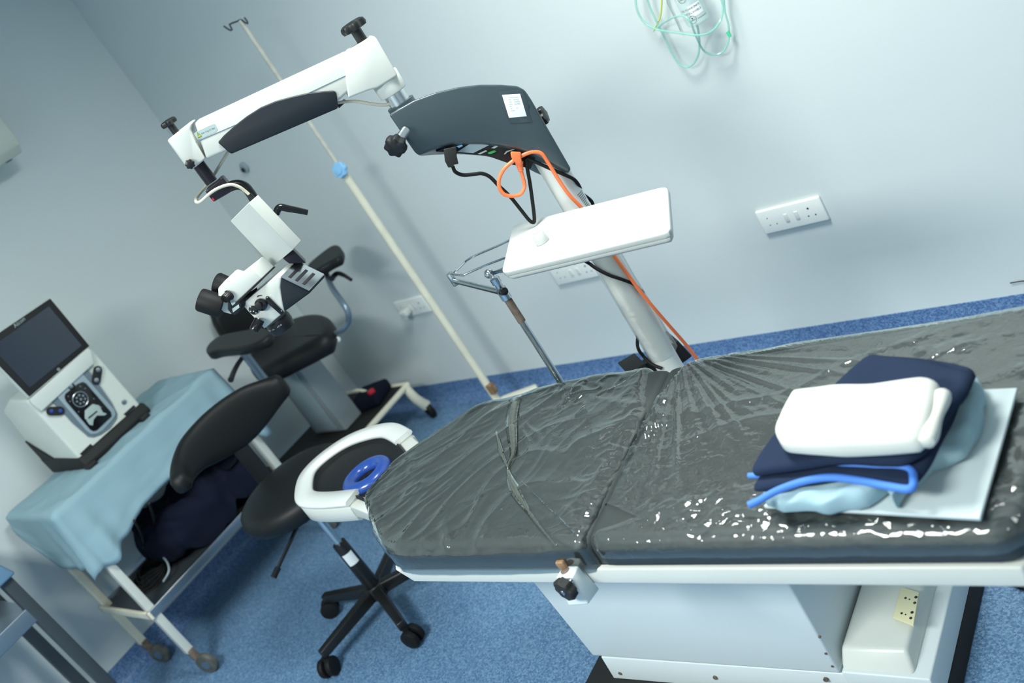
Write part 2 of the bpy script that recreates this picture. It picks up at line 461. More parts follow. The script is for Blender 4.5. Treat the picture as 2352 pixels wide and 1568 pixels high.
def wtube(name, lab, px, r, m, ys):
    pts = [PY(x, y, (ys[i] if isinstance(ys, (list, tuple)) else ys)) for i, (x, y) in enumerate(px)]
    tt = thing(name, lab, 'tube', pts[0], 0, 'aqua oxygen tubes coiled on the wall' if name == 'oxygen_tube' else None)
    MB().tube(pts, r, n=10, sub=8).build('hose', m, tt)
    return tt, pts
Z1 = lambda l: [(1400+x*.17007, y*.17007) for x, y in l]
wtube('oxygen_tube', 'aqua oxygen tube in a long loop, lowest of the coils below the bottle', Z1([(470, -900), (500, -120), (530, 60), (650, 320), (760, 540), (880, 780), (1000, 900), (1110, 880), (1190, 760), (1215, 600), (1200, 420), (1180, 330)]), .0034, 'tube_aqua', [2.565]*10+[2.53, 2.52])
wtube('oxygen_tube', 'aqua tube sweeping left of the bottle then under it to the right', Z1([(330, -900), (350, -120), (370, 120), (460, 290), (620, 390), (820, 430), (1020, 455), (1200, 475), (1370, 430), (1490, 290), (1530, 120), (1490, -100), (1300, -900)]), .0034, 'tube_aqua', [2.555, 2.555, 2.55, 2.55, 2.545, 2.54, 2.49, 2.485, 2.5, 2.53, 2.545, 2.55, 2.555])
tt, pts = wtube('oxygen_tube', 'aqua tube with a green connector hanging right of the bottle', Z1([(1480, -900), (1540, -80), (1560, 160), (1605, 330), (1612, 460), (1600, 570), (1530, 700), (1400, 740), (1280, 690), (1210, 580), (1140, 420), (1090, 290), (1000, 215), (880, 230), (760, 290), (640, 380)]), .0030, 'tube_aqua', [2.575]*5+[ 2.57, 2.56, 2.55, 2.54, 2.52, 2.49, 2.48, 2.485, 2.5, 2.53, 2.56])
MB().cyl(pts[4]+V((-.001, 0, .009)), pts[4]+V((.001, 0, -.009)), .0048, n=16).build('connector', 'tube_green', tt)
wtube('drain_tube', 'thin yellow tube left of the oxygen bottle', Z1([(690, -900), (705, -100), (700, 120), (680, 240), (630, 350), (595, 420)]), .0024, 'tube_yellow', 2.57)
wtube('hanging_cord', 'thin grey cord hanging just left of the bottle', Z1([(300, -900), (720, -120), (790, 60), (860, 200), (960, 420)]), .0014, 'devgrey', 2.585)

# ------------------------------------------------------------------ air conditioner on the left wall
cc = PX(48, 328, -3.99)
t = thing('air_conditioner', 'white wall air conditioner at the upper left edge', 'air conditioner', (XL, cc.y-.4, cc.z))
ye = cc.y; zl = cc.z
prof = [(XL, zl-.015), (-4.03, zl-.03), (-3.995, zl), (-3.985, zl+.03), (-3.99, zl+.27), (XL, zl+.28)]
MB().hexa([V((x, ye, z)) for x, z in prof], [V((x, ye-.8, z)) for x, z in prof], bev=.006).build('case', 'ac', t)
MB().box((-4.06, ye-.3, zl-.024), (.05, .5, .012)).build('outlet_louver', 'ac', t)
MB().prism([V((-4.05, ye-.05, zl-.028)), V((-4.035, ye-.05, zl-.031)), V((-4.035, ye-.075, zl-.031)), V((-4.05, ye-.075, zl-.028))], (0, 0, -.003)).build('drain_slot', 'slot', t)

# ------------------------------------------------------------------ operating table
BY = math.radians(2.6)
B0 = V((-1.30, .964, 0)); U = V((math.cos(BY), math.sin(BY), 0)); W = V((-math.sin(BY), math.cos(BY), 0))
def buv(u, v, z): return B0+U*u+W*v+V((0, 0, z))
def toUV(p): q = p-B0; return (q.dot(U), q.dot(W))
BED = thing('operating_table', 'long operating table with charcoal mattress and white rail in the foreground', 'table', (B0.x, B0.y, 0), BY)
bp = lambda u, v: buv(u, v, 0)
# base
MB().hexa([buv(u, v, .001) for u, v in ((-.53, .12), (.425, .12), (.425, .66), (-.53, .66))], [buv(u, v, .042) for u, v in ((-.515, .13), (.415, .13), (.415, .65), (-.515, .65))], bev=.004).build('base_plate', 'blackmatte', BED)
MB().hexa([buv(u, v, .042) for u, v in ((-.43, .234), (.235, .236), (.235, .60), (-.43, .60))], [buv(u, v, .118) for u, v in ((-.43, .240), (.235, .242), (.245, .60), (-.45, .60))], bev=.003).build('plinth', 'white2', BED)
for k, (x, y) in enumerate(((1425, 1545), (1643, 1555), (1897, 1560))):
    p = PN(x, y, buv(0, .237, 0), W)
    MB().cyl(p+W*.002, p-W*.003, .0055, n=12).build('bolt', 'rust', BED)
g = PN(1366, 1513, buv(0, .238, 0), W); uL, _ = toUV(g); zL = g.z
g2 = PN(1920, 1530, buv(0, .238, 0), W); uR, _ = toUV(g2); zR = g2.z
zp = .122
MB().hexa([buv(u, v, zp) for u, v in ((uL, .238), (uR, .238), (uR, .58), (uL, .58))], [buv(u, v, .655) for u, v in ((uL-.045, .238), (uR+.005, .238), (uR+.005, .58), (uL-.045, .58))], bev=.006).build('pedestal', 'white2', BED)
for (x, y) in ((1883, 1462), (1897, 1500), (1912, 1529)):
    p = PN(x, y, buv(0, .238, 0), W); MB().cyl(p+W*.002, p-W*.002, .003, n=10).build('screw', 'rust', BED)
# low side box with the sockets
def zt(x, y, z): return toUV(PZ(x, y, z))
b0 = zt(1937, 1503, .165); b1 = zt(2118, 1550, .15); 
ub0 = uR+.008; ub1 = b1[0]
vfr = .245
MB().hexa([buv(ub0, vfr-.012, .042), buv(ub1+.002, vfr-.008, .042), buv(ub1+.002, .64, .042), buv(ub0, .64, .042)],
          [buv(ub0, vfr-.012, .135), buv(ub1, vfr+.0, .115), buv(ub1, .64, .115), buv(ub0, .64, .135)], bev=.004).build('side_box', 'white2', BED)
MB().hexa([buv(ub0, vfr-.008, .134), buv(ub1-.03, vfr+.004, .115), buv(ub1-.03, .64, .115), buv(ub0, .64, .134)],
          [buv(ub0+.002, vfr+.026, .168), buv(ub1-.04, vfr+.036, .160), buv(ub1-.04, .63, .160), buv(ub0+.002, .63, .168)], bev=.008).build('box_lid', 'white', BED)
s0, s1, s2, s3 = [PZ(x, y, .1695) for x, y in ((2071, 1351), (2113, 1364), (2100, 1440), (2053, 1421))]
spn = MB().prism([s0, s1, s2, s3], (0, 0, .006), bev=.001).build('socket_panel', 'ivory', BED)
for (cx_, cy_) in ((2092, 1378), (2083, 1413)):
    for dx, dy, k in ((-12, -5, .0028), (-3, -2, .0018), (12, -7, .0036), (9, 6, .0034)):
        p = PZ(cx_+dx, cy_+dy, .1755); MB().cyl(p-V((0, 0, .002)), p+V((0, 0, .0005)), k, n=8).build('socket_hole', 'slot', spn)
# rail / frame
MB().box((0, 0, 0), (.001, .001, .001)) if False else None
FR = [(-.545, 0), (-.50, -.006), (.785, -.006), (.80, .01), (.80, .55), (-.30, .56), (-.62, .50), (-.80, .36), (-.80, .20)]
def poly3(uv, z): return [buv(u, v, z) for u, v in uv]
MB().hexa(poly3([(-.515, .0), (.79, .0), (.80, .02), (.80, .548), (-.30, .556), (-.60, .50), (-.70, .36), (-.68, .18)], .660), poly3([(-.55, .0), (.79, .0), (.80, .02), (.80, .548), (-.30, .556), (-.63, .50), (-.75, .36), (-.73, .18)], .700), bev=.004).build('side_rail', 'white', BED)
# mattress sections
ZM = .768
HEADP = [(-.03, -.006), (-.492, -.030), (-.585, .03), (-.755, .175), (-.77, .25), (-.735, .365), (-.59, .515), (-.30, .553), (-.012, .548)]
HEADP = [(.058, .0), (-.50, -.008), (-.595, .04), (-.765, .18), (-.775, .25), (-.74, .36), (-.59, .51), (-.30, .550), (.010, .545)]
MAINP = [(.044, .0), (.785, .0), (.815, .03), (.815, .51), (.785, .54), (-.004, .545)]
def uvl(L): return [(buv(u, v, 0).x, buv(u, v, 0).y) for u, v in L]
MB().slab(roundpoly(uvl(HEADP), [.035, .05, .05, .04, .04, .05, .06, .05, .035]), .700, ZM, .026, n=140, inner=8).build('head_mattress', 'mattress', BED, ang=60)
MB().slab(roundpoly(uvl(MAINP), [.035, .04, .04, .04, .04, .035]), .700, ZM, .026, n=140, inner=8).build('body_mattress', 'mattress', BED, ang=60)
# hinge gusset between the sections
MB().hexa([buv(.036, .01, .701), buv(.062, .01, .701), buv(.014, .535, .701), buv(-.012, .535, .701)], [buv(.036, .01, .74), buv(.062, .01, .74), buv(.014, .535, .74), buv(-.012, .535, .74)]).build('hinge_strip', 'leather', BED)
# clamp with star knob on the near rail
pc = PN(1307, 1322, buv(0, -.02, 0), W)
uc = toUV(pc)[0]
rot = Matrix.Rotation(BY, 3, 'Z')
MB().hexa([buv(uc-.018, -.05, .652), buv(uc+.03, -.045, .652), buv(uc+.03, .0, .645), buv(uc-.018, .0, .645)], [buv(uc-.018, -.035, .715), buv(uc+.022, -.035, .715), buv(uc+.022, .0, .715), buv(uc-.018, .0, .715)], bev=.004).build('clamp_block', 'white2', BED)
MB().cyl(buv(uc-.004, -.018, .712), buv(uc-.004, -.018, .7165), .009, n=18).build('clamp_hole', 'rust', BED)
MB().box(buv(uc-.012, .0, .722), (.02, .03, .022), rot, bev=.004).build('clamp_bracket', 'rustmetal', BED)
kp = PN(1299, 1357, buv(0, -.06, 0), W)
MB().lathe(kp+W*.016, -W+V((-.25, 0, 0)), [(0, .014), (.002, .022), (.016, .024), (.02, .021), (.021, .006)], n=48, lob=lobes(8, .07)).build('clamp_knob', 'blackmatte', BED)
MB().cyl(kp-W*.005+V((-.001, 0, .002)), kp-W*.0075+V((-.002, 0, .002)), .006, n=12).build('knob_screw', 'steel', BED)
MB().cyl(kp+W*.02, kp+W*.05, .006, n=12).build('clamp_screw', 'steel', BED)

# horseshoe head rest bolted to the head end
HR = thing('head_rest', 'white horseshoe head rest with black padded bowl at the table head', 'head rest', PZ(800, 1100, .62))
zh_ = .70
outer = [(835, 1118), (778, 1168), (705, 1165), (679, 1128), (684, 1090), (722, 1040), (770, 1003), (825, 980), (880, 968), (914, 965), (941, 998)]
inner = [(800, 1118), (776, 1122), (717, 1124), (716, 1102), (730, 1080), (765, 1050), (815, 1020), (860, 1007), (897, 1004), (905, 1016)]
ctr = [(808, 1140), (742, 1146), (701, 1141), (697, 1112), (708, 1082), (742, 1048), (792, 1014), (842, 994), (890, 986), (925, 1002)]
ob = smooth([PZ(x, y, zh_) for x, y in ctr], 6)
hw = .031
def horseshoe(P, prof):
    rings = []
    N = len(P)
    for i, p in enumerate(P):
        d = (P[min(i+1, N-1)]-P[max(i-1, 0)]).normalized(); nn = V((d.y, -d.x, 0))
        rings.append([p+nn*a+V((0, 0, z)) for a, z in prof])
    b = MB(); b.loft(rings); return b
def rprof(w, z0, z1, r):
    return [(-w+r, z0), (w-r, z0), (w, z0+r), (w, z1-r), (w-r, z1), (-w+r, z1), (-w, z1-r), (-w, z0+r)]
horseshoe(ob, rprof(hw, -.012, .004, .005)).build('ring_top', 'gloss_white', HR, ang=50)
horseshoe(ob, rprof(hw-.003, -.070, -.0135, .008)).build('ring_base', 'white', HR, ang=50)
# side cheeks joining ring and table
e0 = ob[0]; e1 = ob[-1]
j0 = buv(-.72, .19, 0); j1 = buv(-.70, .36, 0)
for e, j in ((e0, j0), (e1, j1)):
    d = V((j.x-e.x, j.y-e.y, 0)).normalized(); nn = V((-d.y, d.x, 0))*.022
    f0 = V((e.x, e.y, zh_-.058)); f1 = V((j.x, j.y, .664))
    MB().hexa([f0-nn, f0+nn, f1+nn, f1-nn], [p+V((0, 0, .042)) for p in (f0-nn, f0+nn)]+[p+V((0, 0, .03)) for p in (f1+nn, f1-nn)], bev=.005).build('side_cheek', 'white', HR)
# bowl
bc = (e0+e1)/2*.5+ob[len(ob)//2]*.5
bowlout = [p.lerp(V((bc.x, bc.y, zh_)), .10) for p in ob]+[buv(-.73, .34, zh_), buv(-.75, .2, zh_)]
rings = []
cb = sum(bowlout, V())/len(bowlout)
for f, dz in ((1.0, -.016), (.97, -.006), (.9, -.010), (.75, -.022), (.55, -.034), (.3, -.040), (.05, -.042)):
    rings.append([V((cb.x+(p.x-cb.x)*f, cb.y+(p.y-cb.y)*f, zh_+dz)) for p in bowlout])
b = MB(); b.loft(rings); b.build('bowl_pad', 'leather', HR, ang=60)
MB().hexa([V((p.x, p.y, zh_-.075)) for p in bowlout[::4]], [V((p.x, p.y, zh_-.045)) for p in bowlout[::4]]).build('bowl_tray', 'white2', HR)
# gel ring
gc = PZ(842, 1091, .690)
GR = thing('gel_ring', 'blue gel donut with aqua centre lying in the head rest bowl', 'gel ring', gc+V((0, 0, -.03)))
gm = MB()
NR = 48
rings = []
for i in range(NR):
    a = 2*PI*i/NR; d = V((math.cos(a), math.sin(a), 0))
    rings.append([gc+V((0, 0, -.004))+d*(.056+.024*math.cos(2*PI*k/14))+V((0, 0, .021*math.sin(2*PI*k/14))) for k in range(14)])
rings.append(rings[0]); gm.loft(rings, cap=False); gm.build('gel_donut', 'bluegel', GR, ang=180)
MB().lathe(gc+V((0, 0, -.02)), (0, 0, 1), [(0, .04), (.008, .041), (.013, .036), (.014, .01)], n=32).build('gel_centre', 'aqua', GR)

# ------------------------------------------------------------------ clear film over the mattress
def crease(p, ang, s, k, st=.28):
    c, q = math.cos(ang), math.sin(ang)
    a = p.x*c+p.y*q; b_ = -p.x*q+p.y*c
    wv = .35*noise.noise(V((a*s*.5, b_*s*.5, k+20)))
    v = noise.noise(V((a*s*st, b_*s+wv, k)))
    return max(0., 1-abs(v)*3.2)**1.5
def film_head(p):
    d = V((0, 0, 0))
    u, v = toUV(p)
    msk = .35+.65*max(0, min(1, .5+1.2*nz(p, 5, 40)))
    w = .0065*crease(p, .75+.4*nz(p, 3, 3), 7.5, 1., .35)*msk+.0055*crease(p, 2.0+.5*nz(p, 3, 9), 8.5, 7., .4)*(1.2-msk)+.0025*crease(p, .95, 17, 17., .35)*max(0, nz(p, 4, 60))*2
    w += .0030*crease(p, 1.25, 5, 2., .3)+.0012*nz(p, 14, 5)
    h_ = math.exp(-((u-.0)/.06)**2)
    w += h_*.004*crease(p, BY+.2, 40, 5., .5)
    far = math.exp(-((u+.22)/.12)**2-((v-.48)/.06)**2)
    w += far*.006*crease(p, .4, 30, 31., .7)
    edge = .4+.6*min(1, max(0, (p.z-.70)/.06))
    d.z = max(-.0015, w)*edge+.0035
    out = V((u+.35, v-.27, 0))
    q = (U*out.x*.3+W*out.y)
    if q.length > 0: q = q.normalized()
    d += q*(.004+.0015*nz(p, 12, 11))*(1-edge*.7)
    return d
def film_main(p):
    u, v = toUV(p); d = V((0, 0, 0))
    r = math.hypot(u-.02, v-.57); th = math.atan2(v-.57, u-.02)
    fan = max(0, 1-abs(noise.noise(V((th*10., r*1.0, 3.))))*3.)
    w = .0075*fan*math.exp(-((r-.24)/.22)**2)*min(1, r/.08)
    nearf = math.exp(-((v-.055)/.05)**2)*min(1, max(0, (u-.10)/.1))
    w += nearf*(.010*abs(nz(p, 24, 2))+.0045*crease(p, .9, 34, 9., .8))
    h_ = math.exp(-((u-.05)/.05)**2)*min(1, max(0, (.48-v)/.1))
    w += h_*.009*crease(p, .25, 30, 4.5, .5)
    w += .0032*crease(p, .35, 11, 4.)+.0012*nz(p, 22, 6)
    far = math.exp(-((u-.60)/.13)**2-((v-.43)/.07)**2)+math.exp(-((u-.80)/.05)**2)
    w += far*.007*abs(nz(p, 30, 8))
    edge = .4+.6*min(1, max(0, (p.z-.70)/.06))
    d.z = max(-.0015, w)*edge+.0036
    out = U*(u-.42)*.25+W*(v-.27)
    if out.length > 0: out.normalize()
    d += out*(.004+.0015*nz(p, 12, 12))*(1-edge*.7)
    return d
HF = [(.050, -.004), (-.51, -.010), (-.605, .04), (-.775, .18), (-.785, .25), (-.75, .365), (-.595, .518), (-.30, .556), (-.050, .556), (-.03, .50), (.018, .38)]
FH = thing('plastic_cover', 'crinkled clear plastic film wrapped over the head section of the table', 'plastic cover', buv(-.4, .27, .70), BY, 'plastic covers over the operating table')
MB().slab(roundpoly(uvl(HF), [.035, .05, .05, .04, .04, .05, .06, .05, .02, .03, .03]), .692, ZM, .028, n=420, inner=110, disp=film_head, under=False, arc=7).build('film_sheet', 'film', FH, ang=180)
def strip(name, pxs, wpx, z, par, m='filmfold'):
    b = MB(); L = []; Rr = []
    P = smooth([PZ(x, y, z) for x, y in pxs], 6)
    n = len(P)
    for i, p in enumerate(P):
        d = (P[min(i+1, n-1)]-P[max(i-1, 0)]).normalized(); nn = V((-d.y, d.x, 0))
        t = i/(n-1)*(len(wpx)-1); k = min(int(t), len(wpx)-2); w = wpx[k]+(wpx[k+1]-wpx[k])*(t-k)
        L.append((p+nn*w, p-nn*w))
    rings = []
    for a_, b_ in L:
        mid = (a_+b_)/2+V((0, 0, .003))
        rings.append([a_, mid, b_, mid-V((0, 0, .0022))])
    b.loft(rings); return b.build(name, m, par, ang=180)
strip('film_fold', [(1183, 912), (1174, 960), (1176, 1000), (1178, 1040), (1166, 1075), (1180, 1120), (1215, 1175), (1245, 1215), (1280, 1255)], [.018, .017, .014, .008, .003, .012, .004, .003, .002], .778, FH)
strip('film_fold', [(1140, 990), (1150, 1035), (1168, 1078)], [.002, .006, .002], .778, FH)
MF = [(.085, .0), (.785, -.002), (.822, .03), (.822, .51), (.79, .548), (.045, .552), (.032, .53), (.034, .11), (.125, .056)]
MF = [(.054, -.002), (.785, -.004), (.822, .03), (.822, .51), (.79, .548), (.046, .552), (.030, .50), (.016, .40)]
FM = thing('plastic_cover', 'clear plastic film with fanned creases over the body section of the table', 'plastic cover', buv(.42, .27, .70), BY, 'plastic covers over the operating table')
fb = MB().slab(roundpoly(uvl(MF), [.035, .04, .04, .04, .04, .035, .03, .03]), .726, ZM, .028, n=420, inner=110, disp=film_main, under=False, arc=7)
NT = [(.010, .120), (.150, .058), (.030, .010)]
for i in range(3):
    a_ = buv(*NT[i], 0); c_ = buv(*NT[(i+1) % 3], 0); d_ = (c_-a_).normalized()
    bmesh.ops.bisect_plane(fb.b, geom=list(fb.b.verts)+list(fb.b.edges)+list(fb.b.faces), plane_co=a_, plane_no=V((-d_.y, d_.x, 0)))
def intri(q):
    sg = []
    for i in range(3):
        (x0, y0), (x1, y1) = NT[i], NT[(i+1) % 3]
        sg.append((x1-x0)*(q[1]-y0)-(y1-y0)*(q[0]-x0))
    return all(k <= 0 for k in sg) or all(k >= 0 for k in sg)
kill = [f for f in fb.b.faces if intri(toUV(f.calc_center_median())) and f.calc_center_median().z > ZM-.03]
bmesh.ops.delete(fb.b, geom=kill, context='FACES')
fb.build('film_sheet', 'film2', FM, ang=180)

# ------------------------------------------------------------------ things lying on the table
zt0 = ZM+.010
bd = [PZ(x, y, zt0+.012) for x, y in ((1752, 1160), (2250, 1188), (2336, 888), (1985, 905))]
bdt = thing('white_board', 'flat pale board under the folded clothes on the table', 'board', V((sum(p.x for p in bd)/4, sum(p.y for p in bd)/4, zt0)))
MB().hexa([V((p.x, p.y, zt0+.004)) for p in bd], [V((p.x, p.y, zt0+.011)) for p in bd], bev=.002).build('board_sheet', 'board', bdt)
def wob(amp, s, seed, zamp=None):
    za = amp if zamp is None else zamp
    return lambda p: V((nz(p, s, seed)*amp, nz(p, s, seed+5)*amp, nz(p, s, seed+9)*za))
zg = zt0+.012
gl = [PZ(x, y, zg+.01) for x, y in ((1760, 1150), (1800, 1172), (1900, 1172), (1990, 1160), (2040, 1125), (2060, 1160), (2085, 1128), (2140, 1075), (2215, 1050), (2235, 1020), (2262, 960), (2262, 905), (2238, 880), (2080, 870), (1900, 930))]
gt = thing('folded_gown', 'crumpled light blue gown squeezed between the board and the navy clothes', 'gown', V((sum(p.x for p in gl)/15, sum(p.y for p in gl)/15, zg)))
MB().slab([(p.x, p.y) for p in gl], zg, zg+.036, .014, n=160, inner=16, disp=wob(.006, 28, 2, .008)).build('gown_cloth', 'cloth_lblue', gt, ang=70)
zn = zg+.030
def layer(px, z0, h, seed, par, m, name, r=.010, amp=.003, n=160):
    P = [PZ(x, y, z0+h*.6) for x, y in px]
    return MB().slab(roundpoly([(p.x, p.y) for p in P], .018), z0, z0+h, r, n=n, inner=14, disp=wob(amp, 16, seed, amp*1.3), rbot=r*.8).build(name, m, par, ang=70)
nt = thing('folded_scrubs', 'folded navy scrub set with bright blue trim under the white towel', 'clothes', PZ(1950, 1000, zn))
layer([(1722, 1128), (1950, 1100), (2092, 1120), (2140, 1060), (2225, 880), (2190, 850), (2000, 850), (1900, 900)], zn, .018, 3, nt, 'cloth_navy', 'lower_fold')
layer([(1722, 1092), (1900, 1062), (2075, 1068), (2130, 1030), (2245, 850), (2150, 828), (1990, 822), (1905, 895), (1775, 1000)], zn+.018, .022, 7, nt, 'cloth_navy', 'upper_fold')
# crown bulge at the far end of the fold
P = [PZ(x, y, zn+.05) for x, y in ((1912, 888), (1960, 838), (2000, 812), (2050, 818), (2150, 830), (2245, 848), (2215, 910), (2130, 960), (1990, 930))]
MB().slab(roundpoly([(p.x, p.y) for p in P], .03), zn+.034, zn+.056, .016, n=120, inner=14, disp=wob(.004, 14, 21, .006), rbot=.006).build('back_fold', 'cloth_navy', nt, ang=70)
for pts, r in (([(1719, 1160), (1745, 1148), (1790, 1124), (1850, 1104), (1910, 1096), (1980, 1104), (2040, 1116), (2090, 1122), (2098, 1100), (2085, 1076), (2010, 1072), (1930, 1066), (1895, 1064)], .0062), ([(1720, 1092), (1760, 1090), (1800, 1080)], .005)):
    MB().tube([PZ(x, y, zn+.016) for x, y in pts], r, n=10, sub=8).build('trim_band', 'piping', nt, ang=180)
zw = zn+.046
wt = thing('rolled_towel', 'thick folded white towel on top of the navy clothes', 'towel', PZ(1960, 970, zw))
P = [PZ(x, y, zw+.022) for x, y in ((1782, 1000), (1800, 1028), (1850, 1035), (1930, 1040), (2030, 1034), (2118, 1024), (2140, 985), (2160, 935), (2163, 893), (2135, 882), (2060, 890), (1960, 897), (1860, 905), (1826, 912), (1806, 950))]
MB().slab(roundpoly([(p.x, p.y) for p in P], .014), zw, zw+.046, .02, n=180, inner=20, disp=wob(.003, 13, 31, .005), rbot=.014, arc=7).build('towel_cloth', 'cloth_white', wt, ang=80)
P = [PZ(x, y, zw+.026) for x, y in ((2128, 1016), (2150, 960), (2166, 905))]
MB().tube(P, lambda t: .011+.002*math.sin(9*t), n=12, sub=8).build('towel_roll_end', 'cloth_white', wt, ang=180)

# ------------------------------------------------------------------ surgical microscope
C0 = V((-1.564, 1.780, 0)); HN = V((-.7535, .6574, 0)); HA = V((.6574, .7535, 0))
def S(px, py, off=0.): return PN(px, py, C0+HN*off, HN)
SCP = thing('surgical_microscope', 'white surgical microscope on a thick column with slate housing and swing arm', 'microscope', (C0.x, C0.y, 0))
z3 = lambda l: [(350+x*.2934, y*.2934) for x, y in l]
z4 = lambda l: [(420+x*.287, 350+y*.287) for x, y in l]
zz = lambda l: [(440+x*.14456, 580+y*.14456) for x, y in l]
def sp(l, off): return [S(x, y, off) for x, y in l]
def sprism(l, off, dep, bev=.0): return MB().prism(sp(l, off), HN*dep, bev)
rcol = .034
top = S(1265, 372)
MB().cyl((C0.x, C0.y, .1), (C0.x, C0.y, top.z+.06), rcol, n=40).build('column', 'gloss_white', SCP)
# clear wrap pulled over the lower column
rings = []
for k in range(30):
    zz_ = .80+(1.05-.80)*k/29 if False else .62+.43*k/29
    rings.append([V((C0.x, C0.y, zz_))+V((math.cos(2*PI*i/48), math.sin(2*PI*i/48), 0))*(rcol+.004+.0025*nz((math.cos(2*PI*i/48), math.sin(2*PI*i/48), zz_*9), 2.2, 4)+.006*(1-k/29)*max(0, math.cos(2*PI*i/48-.9))) for i in range(48)])
b = MB(); b.loft(rings, cap=False); b.build('column_wrap', 'wrap', SCP, ang=180)
# printed height scale
sm = MB()
for i in range(13):
    x0, y0 = 1322+i*3.0, 459-3+i*3.6
    a_ = S(x0+4, y0-8, -rcol*.9); 
    ang = math.atan2(a_.y-C0.y, a_.x-C0.x)
    L = .020 if i < 5 else .013
    sm.tube([V((C0.x+math.cos(ang+k*L/rcol/4)*(rcol+.0003), C0.y+math.sin(ang+k*L/rcol/4)*(rcol+.0003), a_.z)) for k in range(5)], .0007, n=4, sub=1)
sm.build('scale_marks', 'ink', SCP)
# base on castors, behind the table
MB().lathe((C0.x, C0.y, .06), (0, 0, 1), [(0, .09), (.05, .09), (.07, .06), (.09, .045)], n=32).build('base_hub', 'white', SCP)
for k in range(4):
    a_ = PI/4+PI/2*k+.45; d = V((math.cos(a_), math.sin(a_), 0))
    e_ = C0+d*.30
    MB().tube([C0+V((0, 0, .085)), e_+V((0, 0, .085))], .026, n=12, sub=1).build('base_leg', 'black', SCP)
    MB().cyl(e_+V((-d.y, d.x, 0))*.012+V((0, 0, .03)), e_-V((-d.y, d.x, 0))*.012+V((0, 0, .03)), .03, n=24, bev=.004).build('castor', 'rubber', SCP)
# black control box strapped behind the column
bz = [S(x, y, .045) for x, y in ((1542, 792), (1557, 782), (1566, 783), (1592, 818), (1568, 835))]
MB().prism([S(1543, 792, .04), S(1557, 781, .04), S(1591, 818, .04), S(1567, 836, .04)], HN*.09, bev=.004).build('side_box', 'blackmatte', SCP)
MB().prism([S(1440, 858, .04), S(1481, 834, .04), S(1490, 847, .04), S(1462, 872, .04)], HN*.09, bev=.003).build('side_box', 'blackmatte', SCP)
MB().prism([S(1475, 840, .05), S(1550, 795, .05), S(1570, 830, .05), S(1490, 872, .05)], HN*.03).build('box_strap', 'blackmatte', SCP)
# slate housing
fo = [(893, 263), (920, 247), (950, 230), (1000, 212), (1050, 200), (1100, 194), (1150, 194), (1188, 197), (1205, 206), (1220, 228), (1312, 388), (1306, 396), (1262, 372), (1225, 352), (1190, 340), (1150, 332), (1110, 327), (1070, 327), (1035, 331), (1000, 341), (962, 357), (953, 350)]
bo = [(898, 262), (922, 250), (952, 234), (1000, 217), (1050, 206), (1100, 199), (1150, 198), (1186, 201), (1203, 210), (1218, 232), (1308, 388), (1300, 405), (1262, 412), (1230, 398), (1195, 380), (1150, 367), (1110, 359), (1070, 356), (1035, 355), (1000, 356), (964, 358), (955, 350)]
hf = [S(x, y, -.052) for x, y in fo]; hb = [S(x, y, .05) for x, y in bo]
MB().hexa(hf, hb, bev=.006).build('housing', 'slate', SCP, ang=40)
# connector panel with switch, plates
def P2(x, y): # point on the sloping underside strip (front edge -> back edge)
    return S(x, y, -.012)
def chip(pts, m, name, th=.002, off=-.03):
    q = [S(x, y, off) for x, y in pts]
    return MB().prism(q, HN*-th, bev=.0004).build(name, m, SCP)
zc4 = lambda l: [(1000+x*.1403, 320+y*.1403) for x, y in l]
sprism(zc4([(20, 200), (330, 40), (640, 40), (1000, 70), (1400, 150), (1650, 270), (1560, 480), (1250, 410), (850, 270), (400, 225)]), -.034, .03).build('connector_panel', 'blackmatte', SCP)
chip(zc4([(350, 205), (600, 50), (930, 68), (620, 222)]), 'devgrey', 'metal_plate', off=-.036)
chip(zc4([(690, 235), (820, 175), (850, 190), (730, 245)]), 'silver', 'small_plate', off=-.036)
chip(zc4([(910, 140), (1040, 72), (1090, 82), (960, 150)]), 'silver', 'small_plate', off=-.036)
chip(zc4([(870, 205), (960, 175), (1000, 195), (910, 235), (860, 235)]), 'green', 'power_switch', .004, off=-.036)
chip(zc4([(1120, 240), (1160, 190), (1300, 150), (1420, 165), (1410, 180), (1300, 165), (1180, 205), (1135, 245)]), 'silver', 'socket_rim', .003, off=-.036)
chip(zc4([(340, 110), (430, 85), (450, 105), (380, 140)]), 'bluecap', 'port_cap', .003, off=-.036)
# taped note
chip([(1146, 212), (1199, 204), (1216, 243), (1213, 250), (1222, 280), (1172, 283), (1150, 240)], 'slate', 'tape', .0004, off=-.0525)
note_ = chip([(1153, 218), (1194.5, 215.5), (1210, 267), (1169, 270.5)], 'paper', 'note', .0006, off=-.053)
nm = MB()
zn3 = lambda l: [(1130+x*.06377, 190+y*.06377) for x, y in l]
for x0, y0, x1, y1 in ((590, 530, 950, 510), (580, 610, 690, 600), (760, 605, 970, 590), (600, 690, 710, 683), (780, 683, 1010, 665), (600, 772, 740, 765), (800, 765, 1010, 740), (620, 850, 710, 840), (660, 920, 730, 915), (870, 910, 930, 895), (690, 1000, 820, 985)):
    (a0x, a0y), (a1x, a1y) = zn3([(x0, y0), (x1, y1)])
    A = S(a0x, a0y, -.054); B_ = S(a1x, a1y, -.054)
    nm.prism([A+V((0, 0, .0007)), B_+V((0, 0, .0007)), B_-V((0, 0, .0007)), A-V((0, 0, .0007))], HN*-.0002)
nm.build('note_print', 'inkfaint', note_)
